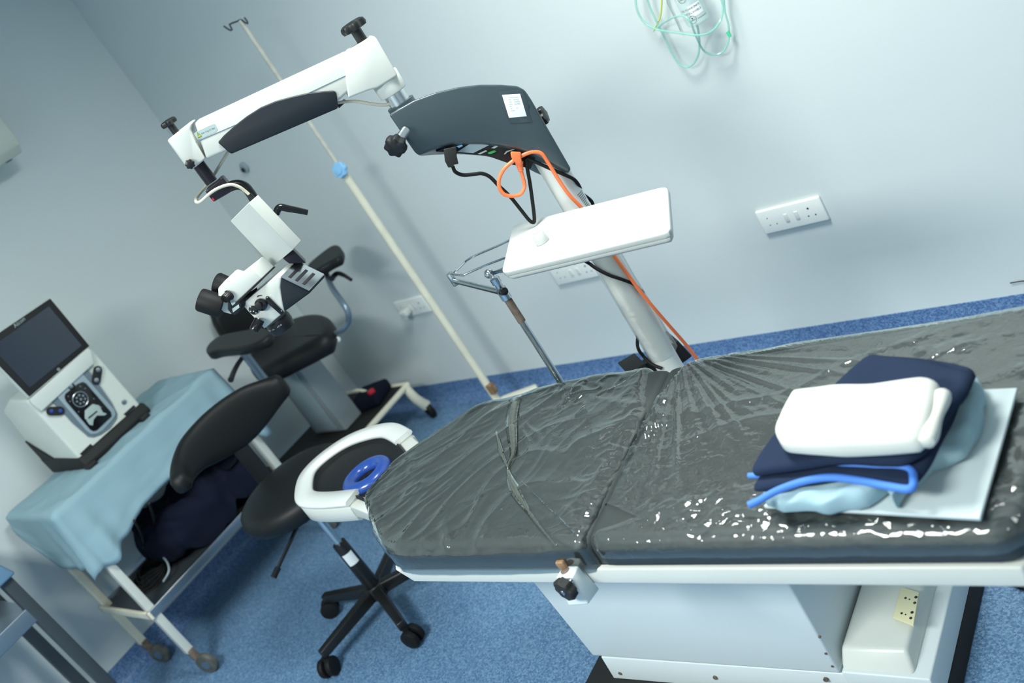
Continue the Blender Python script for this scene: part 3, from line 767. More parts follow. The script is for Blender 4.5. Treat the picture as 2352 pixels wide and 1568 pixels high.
# star knobs on the housing
def star(c, axis, r, h, par, stem=None, m='black', name='star_knob', k=7, a=.09):
    axis = V(axis).normalized()
    o = MB().lathe(c, axis, [(0, r*.55), (h*.1, r*.92), (h*.5, r), (h*.85, r*.95), (h, r*.6)], n=56, lob=lobes(k, a)).build(name, m, par)
    return o
k0 = S(932, 300, -.058)
MB().cyl(k0, k0-HN*.024-HA*.026+V((0, 0, -.006)), .0115, n=20).build('knob_bolt', 'steel', SCP)
star(k0-HN*.022-HA*.030+V((0, 0, -.008)), -HN-HA*.7+V((0, 0, -.25)), .0245, .028, SCP)
k1 = S(1247, 272, 0)
star(S(1238, 270, 0), HA-HN*.5, .021, .020, SCP, k=6, a=.11)
# collar between housing and arm
cb0 = S(908, 246); ct0 = S(908, 206)
ca = S(912, 225)
MB().cyl((ca.x, ca.y, S(905, 250).z-.01), (ca.x, ca.y, S(905, 250).z+.04), .0255, n=32).build('collar', 'chrome', SCP)
MB().cyl((ca.x, ca.y, S(905, 250).z-.012), (ca.x, ca.y, S(905, 250).z+.004), .034, n=32).build('collar_base', 'slate', SCP)
# arm
AF = -.036; AD = .072
sprism([(446, 282), (799, 118), (812, 200), (776, 233), (474, 366)], AF, AD, .006).build('swing_arm', 'white', SCP)
sprism([(797, 118), (856, 82), (864, 86), (914, 173), (868, 202), (845, 208), (800, 226), (790, 150)], AF-.003, AD+.006, .008).build('rear_block', 'white', SCP)
sl0 = S(890, 186); slt = S(912, 215)
MB().cyl((ca.x, ca.y, S(905, 250).z+.030), (ca.x, ca.y, S(890, 178).z+.01), .034, .035, n=36, bev=.003).build('arm_sleeve', 'white', SCP)
sprism([(383, 323), (432, 285), (442, 281), (438, 297), (449, 326), (471, 366), (447, 386), (432, 390)], AF-.004, AD+.008, .006).build('front_block', 'white', SCP)
sprism(z3([(512, 1115), (560, 1060), (650, 980), (740, 910), (850, 840), (970, 790), (1100, 755), (1220, 728), (1330, 715), (1420, 710), (1440, 725), (1455, 830), (1450, 850), (620, 1205), (600, 1195), (550, 1150)]), AF-.006, AD+.012, .004).build('arm_cover', 'navyplast', SCP)
sprism(z3([(1450, 820), (1500, 780), (1525, 790), (1460, 850)]), -.01, .02, .002).build('cable_gland', 'black', SCP)
for L in ([(330, 1112), (650, 975), (652, 981), (333, 1119)], [(1225, 724), (1545, 574), (1546, 580), (1230, 731)]):
    sprism(z3(L), AF-.0008, .002).build('arm_seam', 'devdark', SCP)
alb = sprism(z3([(325, 1045), (345, 1030), (470, 972), (490, 970), (512, 1010), (500, 1030), (375, 1088), (355, 1092)]), AF-.0006, .001).build('arm_label', 'silver', SCP)
zl2 = lambda x, y: (430+x*.03826, 270+y*.03826)
def lab_pt(x, y, o=AF-.001): a_, b_ = zl2(x, y); return S(a_, b_, o)
MB().prism([lab_pt(585, 870), lab_pt(885, 1110), lab_pt(640, 1230)], HN*-.0002).build('warning_border', 'ink', alb)
MB().prism([lab_pt(615, 925, AF-.0014), lab_pt(845, 1105, AF-.0014), lab_pt(650, 1195, AF-.0014)], HN*-.0002).build('warning_triangle', 'yellow', alb)
MB().prism([lab_pt(650, 990, AF-.0018), lab_pt(680, 990, AF-.0018), lab_pt(735, 1120, AF-.0018), lab_pt(705, 1125, AF-.0018)], HN*-.0002).build('warning_mark', 'ink', alb)
A = lab_pt(850, 1000); B_ = lab_pt(1720, 630); C_ = lab_pt(780, 850)
MB().text('max. 5 kg (11 lbs)', A, B_-A, C_-A, (B_-A).length/7.6).build('label_text', 'ink', alb)
# mushroom knobs on top
def mush(base, topc, r, par):
    d = (topc-base).normalized(); L = (topc-base).length
    MB().cyl(base-d*.004, topc, r*.42, n=20).build('knob_stem', 'black', par)
    MB().lathe(topc-d*r*.28, d, [(0, r*.62), (r*.05, r*.92), (r*.3, r), (r*.55, r*.93), (r*.68, r*.7), (r*.72, r*.2)], n=56, lob=lobes(6, .09)).build('arm_knob', 'black', par)
kb = S(832, 93); kt = S(812, 62); kb2 = V((kb.x, kb.y, kb.z)); mush(kb, V((kb.x, kb.y, kt.z)), .030, SCP)
kb = S(405, 305); kt = S(389, 282); mush(kb, V((kb.x, kb.y, kt.z)), .0195, SCP)
kk = S(437, 376, AF-.006)
star(kk, -HN, .0105, .012, SCP, name='lock_knob')
# hanging shaft and elbow
shp = S(470, 396)
MB().cyl(V((shp.x, shp.y, S(452, 372).z)), V((shp.x, shp.y, S(487, 418).z)), .0145, n=24).build('shaft', 'shaft', SCP)
sprism(z4([(178, 312), (195, 288), (265, 240), (300, 205), (320, 205), (355, 245), (400, 290), (380, 320), (245, 398)]), -.022, .044, .003).build('elbow_block', 'shaft', SCP)
sprism(z4([(228, 375), (238, 358), (255, 382), (243, 388)]), -.0235, .002).build('red_mark', 'red', SCP)
MB().tube(sp(z4([(330, 300), (390, 268), (445, 258), (500, 278), (540, 325), (580, 390)]), .0), .0115, n=14, sub=8).build('gooseneck', 'black', SCP)
# lamp box (white)
zb4 = z4([(380, 550), (525, 405), (603, 338), (720, 915), (880, 780), (950, 705)])
At, Bt, Ct, Ab, Bb, Cb = zb4
offs_t = (-.02, -.075, -.055); offs_b = (0.0, -.045, -.025)
a1, b1_, c1 = S(*At, offs_t[0]), S(*Bt, offs_t[1]), S(*Ct, offs_t[2])
a2, b2, c2_ = S(*Ab, offs_b[0]), S(*Bb, offs_b[1]), S(*Cb, offs_b[2])
MB().hexa([a2, b2, c2_, a2+c2_-b2], [a1, b1_, c1, a1+c1-b1_], bev=.0015).build('lamp_box', 'white', SCP)
hp = [S(x, y, -.02) for x, y in z4([(745, 490), (775, 440), (850, 450), (930, 465), (1000, 480)])]
MB().tube(hp, lambda t: .0085 if t < .3 else .0085-.003*(t-.3), n=14, sub=6).build('clamp_lever', 'blackgloss', SCP)
MB().cyl(S(*z4([(735, 500)])[0], -.02), S(*z4([(770, 470)])[0], -.02), .006, n=14).build('lever_bolt', 'steel', SCP)
sprism(z4([(800, 850), (880, 778), (985, 885), (850, 890)]), -.02, .036, .002).build('neck', 'shaft', SCP)
# optic head
DH = V((-.175, .985, 0))
def dz(l, px): return l
def hprism(l, off, dep, bev=.0): return MB().prism(sp(zz(l), off), DH*dep, bev)
HO = -.055
# recessed depth vector matched to the raised top edge of the head
d0 = S(*zz([(1425, 392)])[0], HO); best = None
for L in [i*.004 for i in range(5, 30)]:
    q = d0+DH*L
    v = M3 @ (q-EYE); x_ = F*v.x/v.z+1176; y_ = F*v.y/v.z+784
    e_ = (x_-(440+1690*.14456))**2+(y_-(580+135*.14456))**2
    if best is None or e_ < best[0]: best = (e_, L)
DD = DH*best[1]
MB().prism(sp(zz([(1330, 380), (1420, 392), (1400, 560), (1430, 760), (1470, 945), (1155, 1215), (785, 815), (890, 735), (1120, 552)]), HO), DD, .003).build('optic_body', 'white', SCP)
MB().prism(sp(zz([(1422, 396), (1862, 612), (1880, 645), (1525, 905), (1470, 945), (1432, 760), (1404, 560)]), HO), DD, .003).build('lamp_housing', 'navyplast', SCP)
tp = [S(*p_, HO-.0015) for p_ in zz([(1422, 396), (1865, 610)])]
up = V((0, 0, .0025))
vp_ = MB().hexa([tp[0], tp[1], tp[1]+DD, tp[0]+DD], [p_+up for p_ in (tp[0], tp[1], tp[1]+DD, tp[0]+DD)], bev=.0008).build('vent_plate', 'steel', SCP)
ex = tp[1]-tp[0]; nrm_ = ex.cross(DD).normalized()
if nrm_.z < 0: nrm_ = -nrm_
for f in (.24, .48, .74):
    o_ = tp[0]+up+ex*f
    q = [o_+DD*.14-ex*.055, o_+DD*.14+ex*.055, o_+DD*.80+ex*.055, o_+DD*.80-ex*.055]
    MB().prism([p_-nrm_*.001 for p_ in q], nrm_*.0022, bev=.0006).build('vent_slot', 'slot', vp_)
def hc(x, y, off=HO): return S(*zz([(x, y)])[0], off)
fdir = (-HN-HA*.25).normalized()
zd_ = MB().cyl(hc(1110, 815, HO), hc(1110, 815, HO)+fdir*.008, .0150, n=32, bev=.002).build('zoom_dial', 'blackgloss', SCP)
MB().cyl(hc(1075, 830, HO-.006), hc(1075, 830, HO-.006)+fdir*.012, .0085, n=24, bev=.001).build('zoom_grip', 'black', zd_)
MB().tube([hc(1040, 705, HO-.001), hc(1060, 685, HO-.001), hc(1110, 680, HO-.001)], .0013, n=6, sub=5).build('dial_arrow', 'ink', SCP)
bpn = MB().lathe(hc(985, 910), fdir, [(0, .0112), (.002, .0112), (.0025, .0095)], n=28).build('button_panel', 'blackgloss', SCP)
bm_ = MB()
for x, y in ((940, 860), (985, 885), (940, 930), (985, 930), (1025, 955)):
    bm_.cyl(hc(x, y, HO-.002), hc(x, y, HO-.002)+fdir*.001, .0012, n=8)
bm_.build('button_marks', 'paper', bpn)
MB().prism(sp(zz([(1180, 700), (1200, 682), (1235, 700), (1475, 940), (1430, 985), (1190, 775)]), HO-.0005), fdir*.005, .0015).build('filter_slider', 'blackgloss', SCP)
for x, y in ((1205, 710), (1430, 920)):
    MB().cyl(hc(x, y, HO-.005), hc(x, y, HO-.005)+fdir*.002, .0015, n=8).build('slider_screw', 'steel', SCP)
g0 = hc(1085, 1060, HO-.012); g1 = hc(990, 1240, HO-.022)
sg_ = MB().cyl(g0, g1, .0118, n=28, bev=.002).build('side_grip', 'blackgloss', SCP)
MB().cyl(g1, g1+(g1-g0).normalized()*.001, .006, n=16).build('grip_hole', 'slot', sg_)
oc = S(*zz([(1370, 1075)])[0], -.012)
oz = oc.z
obj_ = MB().lathe((oc.x, oc.y, oz-.028), (0, 0, 1), [(0, .026), (.002, .029), (.014, .031), (.016, .032), (.03, .032), (.034, .03)], n=44).build('objective_lens', 'black', SCP)
# engraving on the objective rim
oa = math.atan2(-.985-.35, .175-.25)
em = MB(); k = 0
for ch in 'f=200 mm  APO':
    w_ = .0042/.0325; aa = oa-.55+k*w_; k += 1
    if ch == ' ': continue
    em.text(ch, V((oc.x+math.cos(aa)*.0324, oc.y+math.sin(aa)*.0324, oz-.008)), (-math.sin(aa), math.cos(aa), 0), (0, 0, 1), .0055)
em.build('rim_text', 'paper', obj_)
# dark side plate behind the front face (left flank of the body)
MB().prism(sp(zz([(640, 860), (760, 790), (990, 1045), (1060, 1180), (900, 1240), (520, 1300), (370, 1010)]), HO+.03), DH*.03, .003).build('flank_cover', 'blackmatte', SCP) if False else None
# binocular tube
MB().prism(sp(zz([(415, 570), (530, 440), (640, 470), (942, 232), (1128, 402), (655, 842), (612, 770), (575, 800), (572, 915), (640, 985), (510, 955), (425, 868)]), HO-.012), DH*.05, .004).build('binocular_body', 'white', SCP)
MB().prism(sp(zz([(1115, 410), (1133, 425), (760, 790), (650, 860), (640, 842), (1100, 415)]), HO-.014), DH*.054, .001).build('rim_band', 'black', SCP)
MB().prism(sp(zz([(575, 800), (612, 765), (645, 845), (755, 785), (788, 830), (786, 900), (750, 965), (690, 1000), (640, 985), (575, 910)]), HO-.014), DH*.03, .002).build('hinge_cover', 'navyplast', SCP)
MB().prism(sp(zz([(645, 890), (750, 820), (762, 872), (658, 950)]), HO-.0145), fdir*.0004).build('serial_label', 'silver', SCP)
MB().prism(sp(zz([(755, 785), (885, 700), (895, 735), (790, 815)]), HO-.002), DH*.04).build('joint_gap', 'blackmatte', SCP)
e0_ = hc(500, 865, HO-.005); e1_ = hc(120, 765, HO-.005)+HN*.012
MB().lathe(e0_, e1_-e0_, [(0, .025), (.008, .0275), ((e1_-e0_).length*.93, .0275), ((e1_-e0_).length, .0255), ((e1_-e0_).length+.001, .02), ((e1_-e0_).length-.008, .012)], n=40).build('eyepiece', 'rubber', SCP)
e0_ = hc(620, 560, HO+.045); e1_ = hc(385, 505, HO+.045)+HN*.012
MB().lathe(e0_, e1_-e0_, [(0, .0235), ((e1_-e0_).length*.9, .0265), ((e1_-e0_).length, .0245), ((e1_-e0_).length+.001, .02)], n=40).build('eyepiece', 'rubber', SCP)
MB().cyl(hc(760, 440, HO+.06), hc(640, 390, HO+.06), .019, n=30, bev=.004).build('eyepiece_tube', 'white', SCP)
MB().lathe(hc(600, 670, HO-.012), fdir+HA*-.6, [(0, .0125), (.003, .0125), (.004, .0105), (.016, .0105), (.018, .0095)], n=48, lob=lobes(24, .02)).build('diopter_knob', 'black', SCP)
MB().prism(sp(zz([(610, 768), (660, 725), (700, 800), (648, 842)]), HO-.0135), fdir*.0008).build('stop_plate', 'silver', SCP)
# cables of the microscope: cream lead from housing through arm to lamp
MB().tube(sp([(776, 236), (790, 234), (820, 233), (850, 238), (880, 241), (900, 238)], -.01), .0036, n=8, sub=6).build('lamp_lead', 'cablecream', SCP)
MB().tube([S(x, y, o) for (x, y), o in zip(z4([(372, -20), (310, 80), (245, 185), (185, 270), (120, 350), (104, 392), (140, 395), (230, 318), (310, 275), (385, 257), (450, 275), (500, 310), (540, 345)]), (.0, .015, .03, .03, .0, -.03, -.035, -.035, -.034, -.034, -.03, -.024, -.022))], .0036, n=8, sub=6).build('lamp_lead', 'cablecream', SCP)
MB().tube(sp(z4([(530, 335), (575, 385)]), -.022), .0055, n=10, sub=1).build('lead_plug', 'black', SCP)

# power leads plugged into the housing
def cable(name, lab, pts, r, m): 
    t_ = thing(name, lab, 'cable', pts[0], 0, 'black power leads on the microscope' if name == 'power_lead' else None)
    MB().tube(pts, r, n=10, sub=8).build('lead', m, t_)
    return t_
zk = lambda l: [(860+x*.2551, 160+y*.2551) for x, y in l]
bk = [S(x, y, -.045) for x, y in zk([(705, 870), (730, 920), (800, 948), (900, 940), (970, 935), (1040, 965), (1120, 1045), (1220, 1140), (1310, 1250), (1390, 1350), (1430, 1375), (1440, 1340), (1425, 1200), (1400, 1020), (1375, 880), (1362, 800)])]
t = cable('power_lead', 'black lead with chunky plug hanging in a deep loop under the slate housing', bk, .0044, 'rubber')
MB().hexa([S(x, y, -.06) for x, y in zk([(622, 715), (738, 690), (742, 780), (758, 848), (715, 855), (712, 878), (665, 882), (635, 825)])], [S(x, y, -.032) for x, y in zk([(622, 715), (738, 690), (742, 780), (758, 848), (715, 855), (712, 878), (665, 882), (635, 825)])], bev=.002).build('plug', 'blackmatte', t)
bk2 = [S(x, y, o) for (x, y), o in zip(zk([(1370, 795), (1450, 830), (1560, 880), (1700, 940), (1800, 990), (1850, 1060), (1868, 1110)]), (-.045, -.045, -.044, -.043, -.034, -.01, .02))]
# continues spiralling round the column
def oncol(x, y, side=-1, extra=.006):
    # point on the column skin seen at that pixel
    best_ = None
    r_ = ray(x, y)
    o2 = V((EYE.x-C0.x, EYE.y-C0.y)); d2 = V((r_.x, r_.y))
    A_ = d2.dot(d2); B2 = 2*o2.dot(d2); C2 = o2.dot(o2)-(rcol+extra)**2
    disc = B2*B2-4*A_*C2
    tq = (-B2+side*math.sqrt(max(0, disc)))/(2*A_)
    return EYE+r_*tq
b3 = [S(1338, 566, .04), S(1337, 592, .0)]+[oncol(x, y) for x, y in ((1355, 606), (1372, 618), (1400, 632), (1430, 642), (1455, 652), (1468, 664))]+[S(1478, 680, .04)]
t = cable('power_lead', 'black lead wound round the white microscope column', bk2+[S(1362, 470, .05), S(1348, 520, .055)]+b3+[S(1470, 740, .055)]+[oncol(1464, 792), oncol(1478, 818), oncol(1497, 836), oncol(1520, 846)], .0044, 'rubber')
og = [S(x, y, o) for (x, y), o in zip([(1197, 392), (1204, 420), (1204, 432), (1195, 446), (1176, 450), (1158, 446), (1147, 430), (1147, 410), (1158, 388), (1178, 370), (1200, 357), (1222, 349), (1243, 352), (1258, 372), (1284, 414), (1308, 448), (1338, 480), (1372, 530), (1410, 586), (1442, 630), (1470, 668), (1503, 708), (1535, 745), (1572, 787), (1606, 830), (1660, 900), (1690, 1000)],
      [-.05]*9+[-.05, -.05, -.05, -.052, -.05, -.05, -.05, -.05, -.046, -.044, -.042, -.04, -.034, -.02, .0, .01, .03, .03])]
t = cable('extension_lead', 'orange power lead looped under the housing and running down beside the column', og, .0046, 'orange')
pp = zk([(1225, 735), (1320, 740), (1322, 800), (1330, 830), (1318, 850), (1280, 850), (1245, 815), (1228, 780)])
MB().hexa([S(x, y, -.062) for x, y in pp], [S(x, y, -.035) for x, y in pp], bev=.004).build('plug', 'orange', t)
MB().lathe(S(1192, 372, -.05), S(1197, 394, -.05)-S(1192, 372, -.05), [(0, .010), (.006, .009), (.007, .0075), (.010, .0085), (.011, .007), (.014, .008), (.015, .0065), (.020, .007), (.022, .0056)], n=18).build('strain_relief', 'orange', t)

# ------------------------------------------------------------------ instrument stand and white tray box
zT = 1.085
SP = PY(1150, 662, 1.505); SB = PY(1275, 885, 1.505)
ST = thing('instrument_stand', 'chrome instrument stand with wire tray holder between table and wall', 'stand', (SP.x, SP.y, 0))
px_, py_ = SP.x, SP.y
MB().cyl((px_, py_, .03), (px_, py_, SP.z-.03), .0085, n=20).build('pole', 'chrome', ST)
MB().cyl((px_, py_, SP.z-.10), (px_, py_, SP.z-.028), .0098, n=20).build('tape_wrap', 'rust', ST)
for k in range(3):
    a_ = 2.4+k*2*PI/3*.9; d = V((math.cos(a_), math.sin(a_), 0))
    MB().tube([V((px_, py_, .045)), V((px_, py_, .04))+d*.14, V((px_, py_, .022))+d*.2], .009, n=10, sub=4).build('foot', 'chrome', ST)
MB().lathe((px_, py_, SP.z-.03), (0, 0, 1), [(0, .013), (.03, .013), (.032, .009), (.045, .009), (.046, .012), (.06, .012), (.062, .007)], n=24).build('pivot', 'chrome', ST)
kd = PY(1152, 662, 1.49)
MB().cyl((px_+.006, py_-.008, SP.z-.005), (px_+.022, py_-.014, SP.z-.003), .0095, n=20, bev=.001).build('pivot_knob', 'blackgloss', ST)
jl = PZ(1038, 636, SP.z+.005)
MB().tube([V((px_, py_, SP.z-.012)), V((jl.x, jl.y, SP.z-.006))], .008, n=14, sub=1).build('swivel_arm', 'chrome', ST)
MB().cyl((jl.x, jl.y, SP.z-.02), (jl.x, jl.y, SP.z+.018), .010, n=18, bev=.001).build('swivel_joint', 'chrome', ST)
zr = zT-.004
for pts in ([(1042, 627), (1060, 610), (1081, 592), (1140, 566), (1200, 540), (1330, 500)], [(1044, 630), (1064, 632), (1072, 628), (1155, 594), (1260, 565), (1400, 520)]):
    P = [V((jl.x, jl.y, SP.z+.014))]+[PZ(x, y, zr) for x, y in pts]
    MB().tube(P, .0028, n=8, sub=3).build('holder_wire', 'chrome', ST)
ej = PZ(1122, 626, zr)
MB().tube([V((px_, py_, SP.z+.02)), V((ej.x, ej.y, zr-.004)), PZ(1158, 620, zr-.004), PZ(1260, 596, zr-.004)], .0075, n=14, sub=1).build('elbow_arm', 'chrome', ST)
MB().sphere((ej.x, ej.y, zr-.003), .0125).build('elbow_joint', 'chrome', ST)
TR = [PZ(x, y, zT+.025) for x, y in ((1152, 628), (1541, 533), (1534, 428), (1178, 518))]
trc = sum(TR, V())/4
TB = thing('tray_box', 'flat white plastic tray box resting on the wire holder', 'tray', (trc.x, trc.y, zT))
rp = roundpoly([(p.x, p.y) for p in TR], [.02, .02, .02, .03], 8)
MB().slab(rp, zT+.014, zT+.028, .005, n=120, inner=6, rbot=.001).build('tray_lid', 'traywhite', TB, ang=60)
cx_, cy_ = trc.x, trc.y
MB().slab([(cx_+(p.x-cx_)*.985, cy_+(p.y-cy_)*.975) for p in rp], zT, zT+.0135, .002, n=120, inner=4, rbot=.006).build('tray_base', 'traywhite', TB, ang=60)
jc = PZ(1247, 556, zT+.028)
JR = thing('white_pot', 'small white pot with printed lid standing on the tray box', 'pot', (jc.x, jc.y, zT+.028))
MB().lathe((jc.x, jc.y, zT+.0285), (0, 0, 1), [(0, .0155), (.002, .0165), (.026, .0140), (.028, .0125)], n=30).build('pot_body', 'traywhite', JR)
MB().cyl((jc.x, jc.y, zT+.0565), (jc.x, jc.y, zT+.0575), .0115, n=24).build('pot_lid', 'silver', JR)

# ------------------------------------------------------------------ drip stand by the wall
yi = 2.40
pt = PY(546, 50, yi); pk = PY(783, 388, yi)
IV = thing('drip_stand', 'tall cream drip stand with double wire hook against the wall', 'stand', (pk.x, yi, 0))
xi = pk.x
MB().cyl((xi, yi, .09), (xi, yi, pk.z), .0165, n=20).build('lower_pole', 'cream', IV)
MB().cyl((xi, yi, pk.z-.03), (xi, yi, pt.z), .0085, n=16).build('upper_pole', 'cream_dirty', IV)
kq = V((xi, yi-.02, pk.z))
MB().lathe(kq+V((.01, .015, 0)), (-.25+.5, -1, .2), [(0, .022), (.004, .030), (.016, .031), (.022, .027), (.023, .01)], n=56, lob=lobes(7, .07)).build('height_knob', 'bluecap', IV)
MB().lathe(kq+V((.016, -.008, .0045)), (.25, -1, .2), [(0, .0155), (.002, .0155), (.0025, .014)], n=24).build('knob_cap', 'bluecap', IV)
hk = [PY(x, y, yi) for x, y in ((514, 60), (524, 67), (530, 70), (533, 68), (530, 62), (527, 56), (536, 52), (545, 49), (553, 45), (557, 47), (563, 52), (569, 54), (568, 49), (561, 40))]
MB().tube(hk, .0032, n=8, sub=1).build('hook', 'darktube', IV)
wt_ = PZ(1262, 848, .06); wt_.y = min(wt_.y, YB-.075); wd = wt_-V((xi, yi, .06)); wl = wd.length; wd.normalize()
for k in (0, 1, 2):
    a_ = -k*1.75; d = V((wd.x*math.cos(a_)-wd.y*math.sin(a_), wd.x*math.sin(a_)+wd.y*math.cos(a_), 0)); nn = V((-d.y, d.x, 0))*.024
    o_ = V((xi, yi, 0)); Lk = wl if k == 0 else .24
    MB().hexa([o_-nn+V((0, 0, .05)), o_+nn+V((0, 0, .05)), o_+d*Lk+nn*.8+V((0, 0, .03)), o_+d*Lk-nn*.8+V((0, 0, .03))], [o_-nn+V((0, 0, .10)), o_+nn+V((0, 0, .10)), o_+d*Lk+nn*.8+V((0, 0, .065)), o_+d*Lk-nn*.8+V((0, 0, .065))], bev=.006).build('base_leg', 'cream', IV)
    MB().cyl(o_+d*(Lk-.02)+nn*.5+V((0, 0, .016)), o_+d*(Lk-.02)-nn*.5+V((0, 0, .016)), .016, n=16).build('castor', 'rubber', IV)
MB().box((xi+.02, yi-.005, .165), (.03, .03, .05), bev=.005).build('pole_clip', 'rustmetal', IV)

# ------------------------------------------------------------------ surgeon chair in the corner
CH = thing('surgeon_chair', 'black padded surgeon chair with armrests on a grey pedestal in the corner', 'chair', (-3.85, 2.2, 0))
zp_ = .22
MB().hexa([V((x, y, zp_-.02)) for x, y in ((-4.12, 1.80), (-3.61, 1.80), (-3.61, 2.44), (-4.12, 2.44))], [V((x, y, zp_)) for x, y in ((-4.12, 1.80), (-3.61, 1.80), (-3.61, 2.44), (-4.12, 2.44))], bev=.004).build('platform', 'blackmatte', CH)
MB().tube([V((-3.595, 1.82, zp_-.01)), V((-3.595, 2.455, zp_-.01))], .014, n=10, sub=1).build('rail', 'cream', CH)
MB().tube([V((-4.11, 2.455, zp_-.01)), V((-3.595, 2.455, zp_-.01))], .014, n=10, sub=1).build('rail', 'cream', CH)
for (x, y) in ((-3.60, 2.44), (-3.60, 1.84), (-4.08, 1.84), (-4.08, 2.44)):
    e_ = PZ(984, 938, .05) if (x, y) == (-3.60, 2.44) else V((x+.06, y+.02, .05))
    MB().tube([V((x, y, zp_-.01)), V((x+.012, y, .14)), V((e_.x, e_.y, .07))], lambda t: .02+.006*t, n=12, sub=5).build('castor_fork', 'cream', CH)
    d = V((.35, .93, 0)).normalized()
    MB().cyl(V((e_.x, e_.y, .042))-d*.014, V((e_.x, e_.y, .042))+d*.014, .042, n=28, bev=.006).build('castor_wheel', 'rubber', CH)
MB().hexa([V((x, y, zp_)) for x, y in ((-3.99, 2.14), (-3.742, 2.14), (-3.742, 2.26), (-3.99, 2.26))], [V((x, y, .66)) for x, y in ((-3.98, 2.14), (-3.76, 2.14), (-3.76, 2.26), (-3.98, 2.26))], bev=.008).build('pedestal', 'greypanel', CH)
MB().box((-3.865, 2.135, .42), (.15, .012, .36), bev=.003).build('pedestal_panel', 'devgrey', CH)
MB().box((-3.82, 2.17, .665), (.28, .16, .03), bev=.005).build('seat_bracket', 'bluesteel', CH)
def pxl(l, z): return [(PZ(x, y, z).x, PZ(x, y, z).y) for x, y in l]
seat2 = [(572, 838), (585, 810), (620, 776), (665, 745), (715, 727), (752, 728), (767, 752), (757, 780), (715, 806), (665, 832), (612, 858), (583, 860)]
MB().slab(smooth2d := [(p.x, p.y) for p in smooth([V((x, y, 0)) for x, y in pxl(seat2, .735)], 5, True)], .675, .765, .045, n=90, inner=10, rbot=.03, arc=7).build('seat', 'leather', CH, ang=80)
# back rest, seen behind the optic head
P = [PX(x, y, -4.02) for x, y in ((488, 705), (500, 742), (516, 772), (560, 776), (620, 762), (632, 735), (622, 690), (560, 672), (505, 680))]
MB().hexa(P, [p+V((-.06, 0, 0)) for p in P], bev=.02).build('backrest', 'leather', CH, ang=60)
MB().tube([V((-4.0, 2.2, .67)), V((-4.09, 2.22, .74)), V((-4.07, 2.2, .86))], .016, n=10, sub=5).build('back_bracket', 'bluesteel', CH)
ap = [(472, 802), (485, 785), (512, 768), (560, 758), (604, 752), (622, 764), (604, 782), (560, 798), (500, 806), (478, 812)]
MB().slab([(p.x, p.y) for p in smooth([V((x, y, 0)) for x, y in pxl(ap, .95)], 4, True)], .915, .953, .012, n=70, inner=6, rbot=.008).build('arm_pad', 'leather', CH, ang=70)
ta = PZ(560, 810, .915); tb2 = PZ(604, 880, .72)
MB().tube([ta, V((ta.x+.0, ta.y+.0, .70))], .017, n=14, sub=1).build('arm_post', 'bluesteel', CH)
MB().tube([V((ta.x, ta.y, .70)), V((-3.72, 2.0, .68))], .014, n=12, sub=1).build('arm_link', 'bluesteel', CH)
MB().tube([PZ(x, y, .90) for x, y in ((556, 822), (545, 838), (536, 856), (530, 872))], lambda t: .008+.003*t, n=10, sub=4).build('arm_lever', 'black', CH)
ap = [(705, 612), (730, 588), (760, 566), (776, 562), (784, 574), (780, 590), (755, 604), (722, 622)]
MB().slab([(p.x, p.y) for p in smooth([V((x, y, 0)) for x, y in pxl(ap, .965)], 4, True)], .93, .968, .012, n=60, inner=5, rbot=.01).build('arm_pad', 'leather', CH, ang=70)
q0 = PZ(744, 610, .93)
tp2 = [q0, PZ(760, 655, .88), PZ(785, 692, .83), PZ(799, 715, .79), PZ(800, 738, .75), PZ(785, 757, .73), PZ(762, 772, .715)]
MB().tube(tp2, .0125, n=12, sub=6).build('arm_post', 'bluesteel', CH)
MB().tube([PZ(x, y, .90) for x, y in ((762, 640), (774, 628), (790, 632), (806, 642))], lambda t: .012-.005*t, n=10, sub=4).build('arm_lever', 'black', CH)
b_ = PZ(775, 780, .70); MB().sphere(b_, .014).build('arm_bolt', 'gloss_white', CH)
# foot control on the platform
pf = PZ(858, 908, .25)
FP = thing('foot_pedal', 'black foot control with a red button on the chair platform', 'foot pedal', (pf.x, pf.y, zp_))
MB().box((pf.x-.02, pf.y+.0, zp_+.030), (.16, .16, .058), Matrix.Rotation(.3, 3, 'Z'), bev=.018).build('pedal_body', 'cloth_dark', FP)
rp_ = PZ(889, 910, zp_+.065)
MB().cyl((pf.x+.035, pf.y-.02, zp_+.055), (pf.x+.035, pf.y-.02, zp_+.075), .018, n=18, bev=.003).build('red_button', 'red', FP)
MB().tube([PZ(808, 900, .30), PZ(825, 896, .29), PZ(845, 900, .27)], .008, n=8, sub=4).build('pedal_hose', 'cream', FP)

